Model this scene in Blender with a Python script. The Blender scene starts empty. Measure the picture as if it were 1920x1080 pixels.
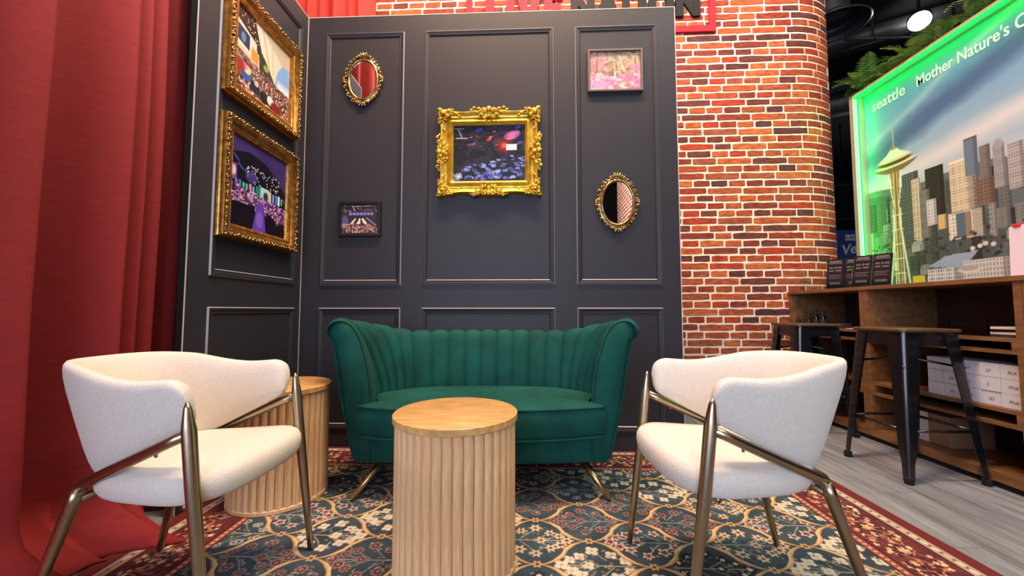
import bpy, bmesh, math, random
import numpy as np
from mathutils import Vector, Matrix
random.seed(7); RNG = np.random.default_rng(11)
PI = math.pi
scene = bpy.context.scene
COL = scene.collection

# ------------------------------------------------------------------ camera
cam_d = bpy.data.cameras.new('camera'); cam = bpy.data.objects.new('camera', cam_d); COL.objects.link(cam)
cam_d.sensor_fit = 'HORIZONTAL'; cam_d.sensor_width = 36.0; cam_d.lens = 728.0 / 1920 * 36
cam_d.clip_start = 0.02
cam.location = (0, 0, 0.85)
cam.rotation_euler = (math.radians(90 + 3.3), 0, math.radians(2.3))
scene.camera = cam

# ------------------------------------------------------------------ world, lights, exposure
world = bpy.data.worlds.new('hall_ambient'); scene.world = world; world.use_nodes = True
world.node_tree.nodes['Background'].inputs[0].default_value = (0.72, 0.82, 1.0, 1)
world.node_tree.nodes['Background'].inputs[1].default_value = 0.20
vs = scene.view_settings
vs.view_transform = 'Standard'; vs.look = 'None'; vs.gamma = 1.0; vs.use_curve_mapping = False
vs.exposure = 0.35

def area(name, loc, target, sx, sy, power, col):
    d = bpy.data.lights.new(name, 'AREA'); d.shape = 'RECTANGLE'; d.size = sx; d.size_y = sy
    d.energy = power; d.color = col
    o = bpy.data.objects.new(name, d); COL.objects.link(o); o.location = loc
    o.rotation_euler = (Vector(target) - Vector(loc)).to_track_quat('-Z', 'Y').to_euler()
    return o
def spot(name, loc, target, power, col, ang, blend=0.6, rad=0.08):
    d = bpy.data.lights.new(name, 'SPOT'); d.energy = power; d.color = col
    d.spot_size = math.radians(ang); d.spot_blend = blend; d.shadow_soft_size = rad
    o = bpy.data.objects.new(name, d); COL.objects.link(o); o.location = loc
    o.rotation_euler = (Vector(target) - Vector(loc)).to_track_quat('-Z', 'Y').to_euler()
    return o
area('ceiling_light_main', (1.7, 0.4, 4.95), (-0.2, 1.3, 0), 2.2, 1.8, 92, (1.0, 0.93, 0.85))
area('ceiling_light_wall', (-0.2, 1.35, 4.9), (-0.2, 2.42, 2.6), 2.2, 0.35, 225, (1.0, 0.66, 0.44))
spot('ceiling_spot_curtain', (0.3, 0.6, 4.9), (-1.62, 1.15, 3.1), 650, (1.0, 0.88, 0.78), 44, 1.0, 0.15)
area('mirror_brick_fill', (0.7, -3.4, 4.9), (2.25, -4.2, 2.6), 1.4, 1.4, 110, (1.0, 0.90, 0.78))  # unseen lamp added to brighten the bricks reflected in the mirror
area('ceiling_light_rear', (1.6, 2.2, 4.95), (1.7, 3.45, 2.0), 3.0, 0.6, 80, (1.0, 0.90, 0.78))
area('ceiling_light_drape', (0.0, 2.75, 4.9), (-1.6, 3.4, 3.4), 1.6, 0.5, 25, (1.0, 0.90, 0.8))
area('cool_fill_behind', (-1.3, -4.2, 1.9), (0.0, 2.0, 0.6), 4.8, 2.6, 215, (0.66, 0.78, 1.0))  # cool fill added behind the camera, no window stands there

# ------------------------------------------------------------------ materials
def lin(c):
    out = []
    for v in c[:3]:
        v = v / 255.0
        out.append(v / 12.92 if v <= 0.04045 else ((v + 0.055) / 1.055) ** 2.4)
    return tuple(out)
MATS = {}
def mat(name, rgb, rough=0.6, metal=0.0, var=0.0, scale=8.0, bump=0.0, bscale=200.0, sheen=0.0, spec=None,
        stretch=None, coords='Object', emit=None, estr=0.0, coat=0.0, trans=0.0, ior=1.45, rgb2=None):
    m = bpy.data.materials.new(name); m.use_nodes = True; MATS[name] = m
    nt = m.node_tree; b = nt.nodes['Principled BSDF']
    c = lin(rgb)
    b.inputs['Base Color'].default_value = (*c, 1)
    b.inputs['Roughness'].default_value = rough; b.inputs['Metallic'].default_value = metal
    if sheen: b.inputs['Sheen Weight'].default_value = sheen; b.inputs['Sheen Roughness'].default_value = 0.35
    if spec is not None: b.inputs['Specular IOR Level'].default_value = spec
    if coat: b.inputs['Coat Weight'].default_value = coat
    if trans: b.inputs['Transmission Weight'].default_value = trans; b.inputs['IOR'].default_value = ior
    if emit: b.inputs['Emission Color'].default_value = (*lin(emit), 1); b.inputs['Emission Strength'].default_value = estr
    if var or bump or rgb2:
        tc = nt.nodes.new('ShaderNodeTexCoord'); mp = nt.nodes.new('ShaderNodeMapping')
        nt.links.new(tc.outputs[coords], mp.inputs['Vector'])
        if stretch: mp.inputs['Scale'].default_value = stretch
    if var or rgb2:
        n = nt.nodes.new('ShaderNodeTexNoise'); n.inputs['Scale'].default_value = scale; n.inputs['Detail'].default_value = 6
        n.inputs['Roughness'].default_value = 0.65
        nt.links.new(mp.outputs[0], n.inputs['Vector'])
        r = nt.nodes.new('ShaderNodeValToRGB')
        c2 = lin(rgb2) if rgb2 else c
        lo = tuple(max(0, v * (1 - var)) for v in (c2 if rgb2 else c)); hi = tuple(min(1, v * (1 + var)) for v in c)
        r.color_ramp.elements[0].position = 0.32; r.color_ramp.elements[0].color = (*lo, 1)
        r.color_ramp.elements[1].position = 0.68; r.color_ramp.elements[1].color = (*hi, 1)
        nt.links.new(n.outputs[0], r.inputs[0]); nt.links.new(r.outputs[0], b.inputs['Base Color'])
    if bump:
        n2 = nt.nodes.new('ShaderNodeTexNoise'); n2.inputs['Scale'].default_value = bscale; n2.inputs['Detail'].default_value = 3
        nt.links.new(mp.outputs[0], n2.inputs['Vector'])
        bp = nt.nodes.new('ShaderNodeBump'); bp.inputs['Strength'].default_value = bump; bp.inputs['Distance'].default_value = 0.01
        nt.links.new(n2.outputs[0], bp.inputs['Height']); nt.links.new(bp.outputs[0], b.inputs['Normal'])
    return m

mat('panel_paint', (43, 43, 51), rough=0.5, spec=0.35, var=0.05, scale=3)
mat('panel_highlight', (150, 150, 160), rough=0.4, var=0.05)  # pale tone that paints highlights along the moulding edges
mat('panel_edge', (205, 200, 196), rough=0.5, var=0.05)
mat('matte_black', (6, 6, 7), rough=0.95, var=0.1)  # black for the gap's shade and for the shelf plinth
mat('red_velvet', (128, 27, 32), rough=0.9, sheen=0.0, var=0.13, scale=30, stretch=(0.6, 0.6, 3.0), bump=0.12, bscale=350)
mat('red_velvet_bright', (190, 52, 48), rough=0.9, sheen=0.1, var=0.10, scale=20, bump=0.1, bscale=300)
mat('green_velvet', (11, 80, 72), rough=0.75, spec=0.2, sheen=0.03, var=0.10, scale=6, bump=0.10, bscale=160, rgb2=(8, 64, 58))
mat('boucle', (231, 225, 217), rough=0.95, sheen=0.15, var=0.05, scale=120, bump=0.55, bscale=420)
mat('brass_dark', (172, 160, 136), rough=0.30, metal=1.0, var=0.12, scale=14, bump=0.03, bscale=90)
mat('brass_light', (196, 172, 122), rough=0.28, metal=1.0, var=0.10, scale=14)
mat('oak', (222, 184, 138), rough=0.5, var=0.13, scale=5, stretch=(14, 14, 1.1), bump=0.05, bscale=60, rgb2=(206, 164, 118))
mat('oak_top', (214, 170, 112), rough=0.36, var=0.14, scale=5, stretch=(2.0, 13, 6), rgb2=(184, 138, 82))
mat('counter_wood', (130, 92, 58), rough=0.5, var=0.15, scale=4, stretch=(6, 1.2, 6), rgb2=(106, 72, 44))
mat('counter_back', (58, 40, 34), rough=0.6, var=0.15, scale=4)
mat('stool_black', (16, 18, 22), rough=0.22, var=0.1, coat=0.3)
mat('stool_seat', (84, 60, 42), rough=0.4, var=0.25, scale=5, stretch=(2, 14, 6))
mat('rubber', (12, 12, 12), rough=0.9, var=0.1)
mat('gold_leaf', (232, 196, 74), rough=0.38, metal=0.75, var=0.15, scale=18, rgb2=(196, 148, 40))
mat('gold_dark', (204, 150, 74), rough=0.32, metal=0.85, var=0.25, scale=30, rgb2=(150, 100, 46))
mat('gold_antique', (206, 176, 118), rough=0.25, metal=0.95, var=0.35, scale=60, rgb2=(86, 62, 36))
mat('mirror_gold', (190, 158, 104), rough=0.28, metal=0.95, var=0.35, scale=45, rgb2=(96, 72, 44))
mat('mirror_glass', (235, 235, 235), rough=0.015, metal=1.0, var=0.01)
mat('frame_black', (22, 21, 24), rough=0.35, var=0.1)
mat('frame_grey', (104, 98, 90), rough=0.4, var=0.08)
mat('white_card', (228, 226, 230), rough=0.7, var=0.04)
mat('lavender_card', (214, 204, 222), rough=0.6, var=0.03)
mat('pencil', (96, 94, 104), rough=0.7, var=0.05)
mat('ink', (38, 36, 42), rough=0.7, var=0.05)
mat('sign_red', (214, 34, 52), rough=0.6, spec=0.2, var=0.04)
mat('sign_black', (24, 25, 30), rough=0.6, spec=0.2, var=0.05)
mat('mortar', (238, 220, 200), rough=0.9, var=0.10, scale=25)
mat('hall_dark', (20, 20, 23), rough=0.85, var=0.25, scale=1.5)
mat('hall_green', (14, 30, 26), rough=0.35, var=0.5, scale=2.0)
mat('duct_grey', (58, 58, 62), rough=0.5, metal=0.2, var=0.15, scale=3)
mat('lamp_glow', (255, 250, 240), emit=(255, 250, 244), estr=40)
mat('lamp_body', (30, 30, 32), rough=0.4, var=0.1)
mat('led_green', (20, 255, 80), emit=(0, 255, 24), estr=25)
mat('led_core', (200, 255, 225), emit=(150, 255, 205), estr=5)
mat('aluminium_frame', (176, 168, 152), rough=0.45, metal=0.3, var=0.06)
mat('leaf_green', (84, 132, 56), rough=0.5, var=0.35, scale=9, rgb2=(48, 90, 34))
mat('leaf_bright', (126, 164, 76), rough=0.5, var=0.3, scale=9, rgb2=(78, 122, 48))
mat('planter_box', (64, 58, 50), rough=0.7, var=0.15)
mat('acrylic', (240, 246, 250), rough=0.03, trans=1.0, ior=1.12, var=0.01)
mat('brochure', (30, 20, 24), rough=0.75, spec=0.1, var=0.15)
mat('brochure_print', (96, 88, 92), rough=0.75, spec=0.1, var=0.05)
mat('bottle_black', (14, 15, 18), rough=0.2, var=0.05)
mat('paper', (206, 200, 196), rough=0.7, var=0.05)
mat('box_white', (214, 212, 220), rough=0.65, var=0.05, scale=6)
mat('cardboard', (140, 104, 72), rough=0.8, var=0.12)
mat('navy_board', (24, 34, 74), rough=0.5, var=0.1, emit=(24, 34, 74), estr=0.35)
mat('white_letter', (236, 240, 244), rough=0.5, var=0.02)
mat('board_letter', (196, 232, 226), rough=0.5, var=0.02)
mat('red_clip', (206, 40, 44), rough=0.4, var=0.05)

def print_mat(name, rough=0.5, bump=0.0, bscale=300, spec=0.3, coat=0.0, grain=0.0):
    m = bpy.data.materials.new(name); m.use_nodes = True; MATS[name] = m
    nt = m.node_tree; b = nt.nodes['Principled BSDF']
    a = nt.nodes.new('ShaderNodeAttribute'); a.attribute_name = 'Col'
    b.inputs['Roughness'].default_value = rough; b.inputs['Specular IOR Level'].default_value = spec
    b.inputs['Coat Weight'].default_value = coat
    src = a.outputs['Color']
    tc = nt.nodes.new('ShaderNodeTexCoord')
    if grain:
        n = nt.nodes.new('ShaderNodeTexNoise'); n.inputs['Scale'].default_value = 420; nt.links.new(tc.outputs['Object'], n.inputs['Vector'])
        mx = nt.nodes.new('ShaderNodeMix'); mx.data_type = 'RGBA'; mx.blend_type = 'OVERLAY'; mx.inputs['Factor'].default_value = grain
        nt.links.new(src, mx.inputs[6]); nt.links.new(n.outputs[1], mx.inputs[7]); src = mx.outputs[2]
    nt.links.new(src, b.inputs['Base Color'])
    if bump:
        n2 = nt.nodes.new('ShaderNodeTexNoise'); n2.inputs['Scale'].default_value = bscale
        nt.links.new(tc.outputs['Object'], n2.inputs['Vector'])
        bp = nt.nodes.new('ShaderNodeBump'); bp.inputs['Strength'].default_value = bump; bp.inputs['Distance'].default_value = 0.01
        nt.links.new(n2.outputs[0], bp.inputs['Height']); nt.links.new(bp.outputs[0], b.inputs['Normal'])
    return m
print_mat('photo_print', rough=0.35, spec=0.35)
print_mat('banner_print', rough=0.55, spec=0.2)
print_mat('rug_weave', rough=0.95, bump=0.35, bscale=500, spec=0.05, grain=0.25)

def brick_mat(name, island):
    m = bpy.data.materials.new(name); m.use_nodes = True; MATS[name] = m
    nt = m.node_tree; b = nt.nodes['Principled BSDF']; b.inputs['Roughness'].default_value = 0.75
    b.inputs['Specular IOR Level'].default_value = 0.25
    if island:
        g = nt.nodes.new('ShaderNodeNewGeometry'); rnd = g.outputs['Random Per Island']
    else:
        g = nt.nodes.new('ShaderNodeObjectInfo'); rnd = g.outputs['Random']
    r = nt.nodes.new('ShaderNodeValToRGB'); r.color_ramp.interpolation = 'CONSTANT'
    cols = [(176, 84, 50), (158, 66, 46), (194, 98, 54), (138, 64, 50), (186, 70, 46), (116, 62, 54), (202, 112, 66), (166, 88, 60), (98, 58, 56), (180, 92, 60)]
    el = r.color_ramp.elements
    el[0].color = (*lin(cols[0]), 1); el[1].position = 0.1; el[1].color = (*lin(cols[1]), 1)
    for i in range(2, 10):
        e = el.new(i / 10); e.color = (*lin(cols[i]), 1)
    nt.links.new(rnd, r.inputs[0])
    tc = nt.nodes.new('ShaderNodeTexCoord')
    geo = nt.nodes.new('ShaderNodeNewGeometry')
    n = nt.nodes.new('ShaderNodeTexNoise'); n.inputs['Scale'].default_value = 26; n.inputs['Detail'].default_value = 7; n.inputs['Roughness'].default_value = 0.7
    mp = nt.nodes.new('ShaderNodeMapping'); mp.inputs['Scale'].default_value = (0.7, 0.7, 2.2)
    nt.links.new(geo.outputs['Position'], mp.inputs[0]); nt.links.new(mp.outputs[0], n.inputs['Vector'])
    r2 = nt.nodes.new('ShaderNodeValToRGB')
    r2.color_ramp.elements[0].position = 0.33; r2.color_ramp.elements[0].color = (0.30, 0.26, 0.25, 1)
    r2.color_ramp.elements[1].position = 0.60; r2.color_ramp.elements[1].color = (1.05, 1.0, 1.0, 1)
    e = r2.color_ramp.elements.new(0.76); e.color = (1.9, 2.2, 2.3, 1)
    nt.links.new(n.outputs[0], r2.inputs[0])
    mx = nt.nodes.new('ShaderNodeMix'); mx.data_type = 'RGBA'; mx.blend_type = 'MULTIPLY'; mx.inputs['Factor'].default_value = 0.85
    nt.links.new(r.outputs[0], mx.inputs[6]); nt.links.new(r2.outputs[0], mx.inputs[7])
    nt.links.new(mx.outputs[2], b.inputs['Base Color'])
    bp = nt.nodes.new('ShaderNodeBump'); bp.inputs['Strength'].default_value = 0.4; bp.inputs['Distance'].default_value = 0.006
    nt.links.new(n.outputs[0], bp.inputs['Height']); nt.links.new(bp.outputs[0], b.inputs['Normal'])
    return m
brick_mat('brick_single', False); brick_mat('brick_rest', True)

def plank_mat(name, use_obj=True):
    m = bpy.data.materials.new(name); m.use_nodes = True; MATS[name] = m
    nt = m.node_tree; b = nt.nodes['Principled BSDF']; b.inputs['Roughness'].default_value = 0.38
    geo = nt.nodes.new('ShaderNodeNewGeometry'); mp = nt.nodes.new('ShaderNodeMapping'); mp.inputs['Scale'].default_value = (16, 1.6, 1)
    nt.links.new(geo.outputs['Position'], mp.inputs[0])
    n = nt.nodes.new('ShaderNodeTexNoise'); n.noise_dimensions = '4D'; n.inputs['Scale'].default_value = 1.6; n.inputs['Detail'].default_value = 8; n.inputs['Roughness'].default_value = 0.62
    nt.links.new(mp.outputs[0], n.inputs['Vector'])
    oi = nt.nodes.new('ShaderNodeObjectInfo')
    mu = nt.nodes.new('ShaderNodeMath'); mu.operation = 'MULTIPLY'; mu.inputs[1].default_value = 37.0
    nt.links.new(oi.outputs['Random'], mu.inputs[0]); nt.links.new(mu.outputs[0], n.inputs['W'])
    r = nt.nodes.new('ShaderNodeValToRGB')
    r.color_ramp.elements[0].position = 0.30; r.color_ramp.elements[0].color = (*lin((98, 102, 108)), 1)
    r.color_ramp.elements[1].position = 0.70; r.color_ramp.elements[1].color = (*lin((154, 160, 168)), 1)
    nt.links.new(n.outputs[0], r.inputs[0])
    hv = nt.nodes.new('ShaderNodeHueSaturation')
    ma = nt.nodes.new('ShaderNodeMath'); ma.operation = 'MULTIPLY_ADD'; ma.inputs[1].default_value = 0.22; ma.inputs[2].default_value = 0.88
    nt.links.new(oi.outputs['Random'], ma.inputs[0]); nt.links.new(ma.outputs[0], hv.inputs['Value'])
    nt.links.new(r.outputs[0], hv.inputs['Color']); nt.links.new(hv.outputs[0], b.inputs['Base Color'])
    return m
plank_mat('grey_plank')
def brick_tex_mat():
    m = bpy.data.materials.new('brick_pattern'); m.use_nodes = True; MATS['brick_pattern'] = m
    nt = m.node_tree; b = nt.nodes['Principled BSDF']; b.inputs['Roughness'].default_value = 0.8
    tc = nt.nodes.new('ShaderNodeTexCoord'); mp = nt.nodes.new('ShaderNodeMapping')
    mp.inputs['Rotation'].default_value = (PI/2, 0, PI/2)
    t = nt.nodes.new('ShaderNodeTexBrick'); t.inputs['Scale'].default_value = 1.0
    t.inputs['Brick Width'].default_value = 0.24; t.inputs['Row Height'].default_value = 0.085; t.inputs['Mortar Size'].default_value = 0.014
    t.inputs['Color1'].default_value = (*lin((196, 98, 60)), 1); t.inputs['Color2'].default_value = (*lin((150, 66, 48)), 1)
    t.inputs['Mortar'].default_value = (*lin((238, 220, 200)), 1)
    sx = nt.nodes.new('ShaderNodeSeparateXYZ'); cx = nt.nodes.new('ShaderNodeCombineXYZ')
    nt.links.new(tc.outputs['Object'], sx.inputs[0]); nt.links.new(sx.outputs[1], cx.inputs[0]); nt.links.new(sx.outputs[2], cx.inputs[1])
    nt.links.new(cx.outputs[0], t.inputs['Vector']); nt.links.new(t.outputs[0], b.inputs['Base Color'])
brick_tex_mat()

# ------------------------------------------------------------------ mesh helpers
class MB:
    def __init__(self): self.v = []; self.f = []
    def add(self, vs, fs):
        o = len(self.v); self.v += [tuple(p) for p in vs]; self.f += [tuple(i + o for i in f) for f in fs]; return self
    def box(self, x0, x1, y0, y1, z0, z1, bev=0.0):
        if bev <= 0:
            vs = [(x0,y0,z0),(x1,y0,z0),(x1,y1,z0),(x0,y1,z0),(x0,y0,z1),(x1,y0,z1),(x1,y1,z1),(x0,y1,z1)]
            return self.add(vs, [(3,2,1,0),(4,5,6,7),(0,1,5,4),(1,2,6,5),(2,3,7,6),(3,0,4,7)])
        bm = bmesh.new(); bmesh.ops.create_cube(bm, size=1.0)
        for v in bm.verts:
            v.co = Vector(((x0+x1)/2 + v.co.x*(x1-x0), (y0+y1)/2 + v.co.y*(y1-y0), (z0+z1)/2 + v.co.z*(z1-z0)))
        bmesh.ops.bevel(bm, geom=bm.edges[:], offset=bev, segments=2, affect='EDGES', profile=0.5)
        bm.verts.index_update()
        self.add([v.co[:] for v in bm.verts], [[v.index for v in f.verts] for f in bm.faces]); bm.free(); return self
    def tube(self, pts, rad, n=10, cap=True, closed=False):
        P = [Vector(p) for p in pts]; m = len(P)
        R = list(rad) if hasattr(rad, '__len__') else [rad] * m
        T = []
        for i in range(m):
            if closed: t = P[(i+1) % m] - P[i-1]
            else: t = P[min(i+1, m-1)] - P[max(i-1, 0)]
            T.append(t.normalized())
        a = Vector((0,0,1)) if abs(T[0].z) < 0.9 else Vector((1,0,0))
        N = T[0].cross(a).normalized(); vs = []
        for i in range(m):
            N = (N - T[i] * N.dot(T[i])).normalized(); B = T[i].cross(N)
            for k in range(n):
                an = 2*PI*k/n; vs.append(P[i] + (N*math.cos(an) + B*math.sin(an)) * R[i])
        fs = []
        for i in range(m if closed else m-1):
            j = (i+1) % m
            for k in range(n):
                k2 = (k+1) % n; fs.append((i*n+k, i*n+k2, j*n+k2, j*n+k))
        if cap and not closed:
            fs.append(tuple(range(n-1, -1, -1))); fs.append(tuple((m-1)*n + k for k in range(n)))
        return self.add(vs, fs)
    def lathe(self, prof, n=32, cx=0, cy=0, capb=True, capt=True):
        vs = []; m = len(prof)
        for r, z in prof:
            for k in range(n):
                a = 2*PI*k/n; vs.append((cx + r*math.cos(a), cy + r*math.sin(a), z))
        fs = []
        for i in range(m-1):
            for k in range(n):
                k2 = (k+1) % n; fs.append((i*n+k, i*n+k2, (i+1)*n+k2, (i+1)*n+k))
        if capb: fs.append(tuple(range(n-1, -1, -1)))
        if capt: fs.append(tuple((m-1)*n+k for k in range(n)))
        return self.add(vs, fs)
    def grid(self, rows, closed_u=False, closed_v=False):
        m = len(rows); n = len(rows[0]); vs = [p for r in rows for p in r]; fs = []
        for i in range(m if closed_v else m-1):
            for k in range(n if closed_u else n-1):
                fs.append((i*n+k, i*n+(k+1) % n, ((i+1) % m)*n+(k+1) % n, ((i+1) % m)*n+k))
        return self.add(vs, fs)
    def prism(self, poly, y0, y1):
        """poly in (x,z), extruded along y from y0 (front) to y1"""
        n = len(poly); vs = [(x, y0, z) for x, z in poly] + [(x, y1, z) for x, z in poly]
        fs = [tuple(range(n)), tuple(range(2*n-1, n-1, -1))] + [(k, n+k, n+(k+1) % n, (k+1) % n) for k in range(n)]
        return self.add(vs, fs)
    def prismz(self, poly, z0, z1):
        n = len(poly); vs = [(x, y, z0) for x, y in poly] + [(x, y, z1) for x, y in poly]
        fs = [tuple(range(n-1, -1, -1)), tuple(range(n, 2*n))] + [(k, (k+1) % n, n+(k+1) % n, n+k) for k in range(n)]
        return self.add(vs, fs)
    def ell(self, c, r, nu=8, nv=5, rot=None):
        vs = []; fs = []
        R = rot if rot else Matrix.Identity(3)
        c = Vector(c)
        for i in range(1, nv):
            ph = PI*i/nv
            for k in range(nu):
                a = 2*PI*k/nu
                vs.append(c + R @ Vector((r[0]*math.sin(ph)*math.cos(a), r[1]*math.sin(ph)*math.sin(a), r[2]*math.cos(ph))))
        top = len(vs); vs.append(c + R @ Vector((0,0,r[2]))); vs.append(c + R @ Vector((0,0,-r[2])))
        for i in range(nv-2):
            for k in range(nu):
                k2 = (k+1) % nu; fs.append((i*nu+k, (i+1)*nu+k, (i+1)*nu+k2, i*nu+k2))
        for k in range(nu):
            k2 = (k+1) % nu; fs.append((top, k, k2)); fs.append((top+1, (nv-2)*nu+k2, (nv-2)*nu+k))
        return self.add(vs, fs)
    def mesh(self, name, material, smooth=False, fix=True):
        me = bpy.data.meshes.new(name); me.from_pydata([tuple(p) for p in self.v], [], self.f); me.update()
        if fix:
            bm = bmesh.new(); bm.from_mesh(me); bmesh.ops.recalc_face_normals(bm, faces=bm.faces[:]); bm.to_mesh(me); bm.free()
        if material: me.materials.append(MATS[material])
        if smooth: me.polygons.foreach_set('use_smooth', [True]*len(me.polygons))
        return me
    def build(self, name, material, parent=None, smooth=False, loc=None, fix=True, auto=None, sub=0):
        me = self.mesh(name, material, smooth or auto is not None, fix)
        o = bpy.data.objects.new(name, me); COL.objects.link(o)
        if parent is not None: o.parent = parent
        if loc is not None: o.location = loc
        if auto is not None: sharp(me, auto)
        if sub:
            md = o.modifiers.new('subdivision', 'SUBSURF'); md.levels = sub; md.render_levels = sub
        return o
def sharp(me, deg):
    bm = bmesh.new(); bm.from_mesh(me); lim = math.radians(deg)
    for e in bm.edges:
        if len(e.link_faces) == 2 and e.calc_face_angle(0) > lim: e.smooth = False
    bm.to_mesh(me); bm.free()
def tag(o, label, cat, group=None, kind=None):
    o['label'] = label; o['category'] = cat
    if group: o['group'] = group
    if kind: o['kind'] = kind
    return o
def thing(name, label, cat, loc=(0,0,0), rotz=0.0, group=None, kind=None):
    o = bpy.data.objects.new(name, None); COL.objects.link(o); o.location = loc; o.rotation_euler = (0, 0, rotz)
    o.empty_display_size = 0.1
    return tag(o, label, cat, group, kind)
def inst(name, me, parent, loc=(0,0,0), rot=(0,0,0), scale=None):
    o = bpy.data.objects.new(name, me); COL.objects.link(o); o.parent = parent; o.location = loc; o.rotation_euler = rot
    if scale: o.scale = scale
    return o
def copy_tree(root, loc, rotz, label=None):
    r = root.copy(); COL.objects.link(r); r.location = loc; r.rotation_euler = (0, 0, rotz)
    if label: r['label'] = label
    for ch in list(root.children):
        c = ch.copy(); COL.objects.link(c); c.parent = r
        for g in list(ch.children):
            d = g.copy(); COL.objects.link(d); d.parent = c
    return r
def text_mesh(name, body, size, material, parent, extrude=0.001, offset=0.0, shear=0.0, spacing=1.0):
    cu = bpy.data.curves.new(name, 'FONT'); cu.body = body; cu.size = size; cu.extrude = extrude; cu.offset = offset
    cu.shear = shear; cu.space_character = spacing; cu.resolution_u = 3
    tmp = bpy.data.objects.new(name + '_tmp', cu); COL.objects.link(tmp)
    bpy.context.view_layer.update()
    me = bpy.data.meshes.new_from_object(tmp.evaluated_get(bpy.context.evaluated_depsgraph_get()))
    bpy.data.objects.remove(tmp); bpy.data.curves.remove(cu)
    me.name = name; me.materials.clear(); me.materials.append(MATS[material])
    o = bpy.data.objects.new(name, me); COL.objects.link(o)
    if parent is not None: o.parent = parent
    return o

# ------------------------------------------------------------------ painting flat prints (colour attribute on a dense sheet)
def vnoise(w, h, cells, seed=0, octaves=4):
    g = np.random.default_rng(seed); out = np.zeros((h, w)); amp = 1.0; tot = 0
    for o in range(octaves):
        n = max(2, int(cells * 2**o)); a = g.random((n+2, n+2))
        x = np.linspace(0, n-0.001, w); y = np.linspace(0, n-0.001, h)
        xi = x.astype(int); yi = y.astype(int); fx = x-xi; fy = y-yi
        fx = fx*fx*(3-2*fx); fy = fy*fy*(3-2*fy)
        v = (a[np.ix_(yi, xi)]*(1-fx) + a[np.ix_(yi, xi+1)]*fx)*(1-fy)[:, None] + (a[np.ix_(yi+1, xi)]*(1-fx) + a[np.ix_(yi+1, xi+1)]*fx)*fy[:, None]
        out += v*amp; tot += amp; amp *= 0.55
    return out/tot
class Cv:
    """a painted sheet: xs, ys are physical coordinates (ys upward)"""
    def __init__(self, xs, ys, bg=(0,0,0)):
        self.xs = np.asarray(xs, float); self.ys = np.asarray(ys, float)
        self.h = len(ys); self.w = len(xs); self.a = np.empty((self.h, self.w, 3)); self.a[:] = np.array(bg)/255.0
        self.X, self.Y = np.meshgrid(self.xs, self.ys)
        self.px = abs(self.xs[1]-self.xs[0])
    def win(self, x0, x1, y0, y1):
        i0, i1 = np.searchsorted(self.xs, [x0, x1]); j0, j1 = np.searchsorted(self.ys, [y0, y1])
        return slice(max(0, j0-1), min(self.h, j1+1)), slice(max(0, i0-1), min(self.w, i1+1))
    def blend(self, sl, m, c):
        if m.size == 0: return
        m = m[..., None]; self.a[sl] = self.a[sl]*(1-m) + np.asarray(c)/255.0*m
    def ell(self, cx, cy, rx, ry, c, al=1.0, rot=0.0, soft=0.25):
        r = max(rx, ry); sl = self.win(cx-r, cx+r, cy-r, cy+r); x = self.X[sl]-cx; y = self.Y[sl]-cy
        if rot:
            cr, sr = math.cos(rot), math.sin(rot); x, y = x*cr+y*sr, -x*sr+y*cr
        d = np.sqrt((x/rx)**2 + (y/ry)**2); self.blend(sl, np.clip((1-d)/soft, 0, 1)*al, c)
    def glow(self, cx, cy, r, c, al=1.0):
        sl = self.win(cx-r, cx+r, cy-r, cy+r); d = np.hypot(self.X[sl]-cx, self.Y[sl]-cy)/r
        self.blend(sl, np.clip(1-d, 0, 1)**2*al, c)
    def star(self, cx, cy, r, n, c, inner=0.5, rot=0.0, al=1.0):
        sl = self.win(cx-r, cx+r, cy-r, cy+r); x = self.X[sl]-cx; y = self.Y[sl]-cy
        d = np.hypot(x, y); a = np.arctan2(y, x)+rot; k = np.abs(((a*n/(2*PI)) % 1.0)-0.5)*2
        lim = r*(inner+(1-inner)*k); self.blend(sl, np.clip((lim-d)/(0.2*r), 0, 1)*al, c)
    def rect(self, x0, x1, y0, y1, c, al=1.0):
        sl = self.win(x0, x1, y0, y1); x = self.X[sl]; y = self.Y[sl]
        self.blend(sl, ((x >= x0) & (x <= x1) & (y >= y0) & (y <= y1))*al, c)
    def poly(self, pts, c, al=1.0):
        p = np.array(pts, float); sl = self.win(p[:,0].min(), p[:,0].max(), p[:,1].min(), p[:,1].max())
        x = self.X[sl]; y = self.Y[sl]; ins = np.zeros(x.shape, bool); n = len(p)
        for i in range(n):
            x0, y0 = p[i]; x1, y1 = p[(i+1) % n]
            if y0 == y1: continue
            cnd = ((y0 <= y) & (y < y1)) | ((y1 <= y) & (y < y0))
            ins ^= cnd & (x < (x1-x0)*(y-y0)/(y1-y0)+x0)
        self.blend(sl, ins*al, c)
    def line(self, x0, y0, x1, y1, wd, c, al=1.0):
        sl = self.win(min(x0,x1)-wd, max(x0,x1)+wd, min(y0,y1)-wd, max(y0,y1)+wd)
        x = self.X[sl]-x0; y = self.Y[sl]-y0; dx, dy = x1-x0, y1-y0; L2 = dx*dx+dy*dy+1e-12
        t = np.clip((x*dx+y*dy)/L2, 0, 1); d = np.hypot(x-t*dx, y-t*dy)
        self.blend(sl, np.clip((wd-d)/(wd*0.5+1e-9), 0, 1)*al, c)
    def curve(self, pts, wd, c, al=1.0):
        for (a, b), (e, f) in zip(pts[:-1], pts[1:]): self.line(a, b, e, f, wd, c, al)
    def vgrad(self, y0, y1, c0, c1, mask=None):
        t = np.clip((self.Y-y0)/(y1-y0), 0, 1)[..., None]; col = np.asarray(c0)/255*(1-t)+np.asarray(c1)/255*t
        m = ((self.Y >= min(y0,y1)) & (self.Y <= max(y0,y1))) if mask is None else mask
        self.a[m] = col[m]
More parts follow.
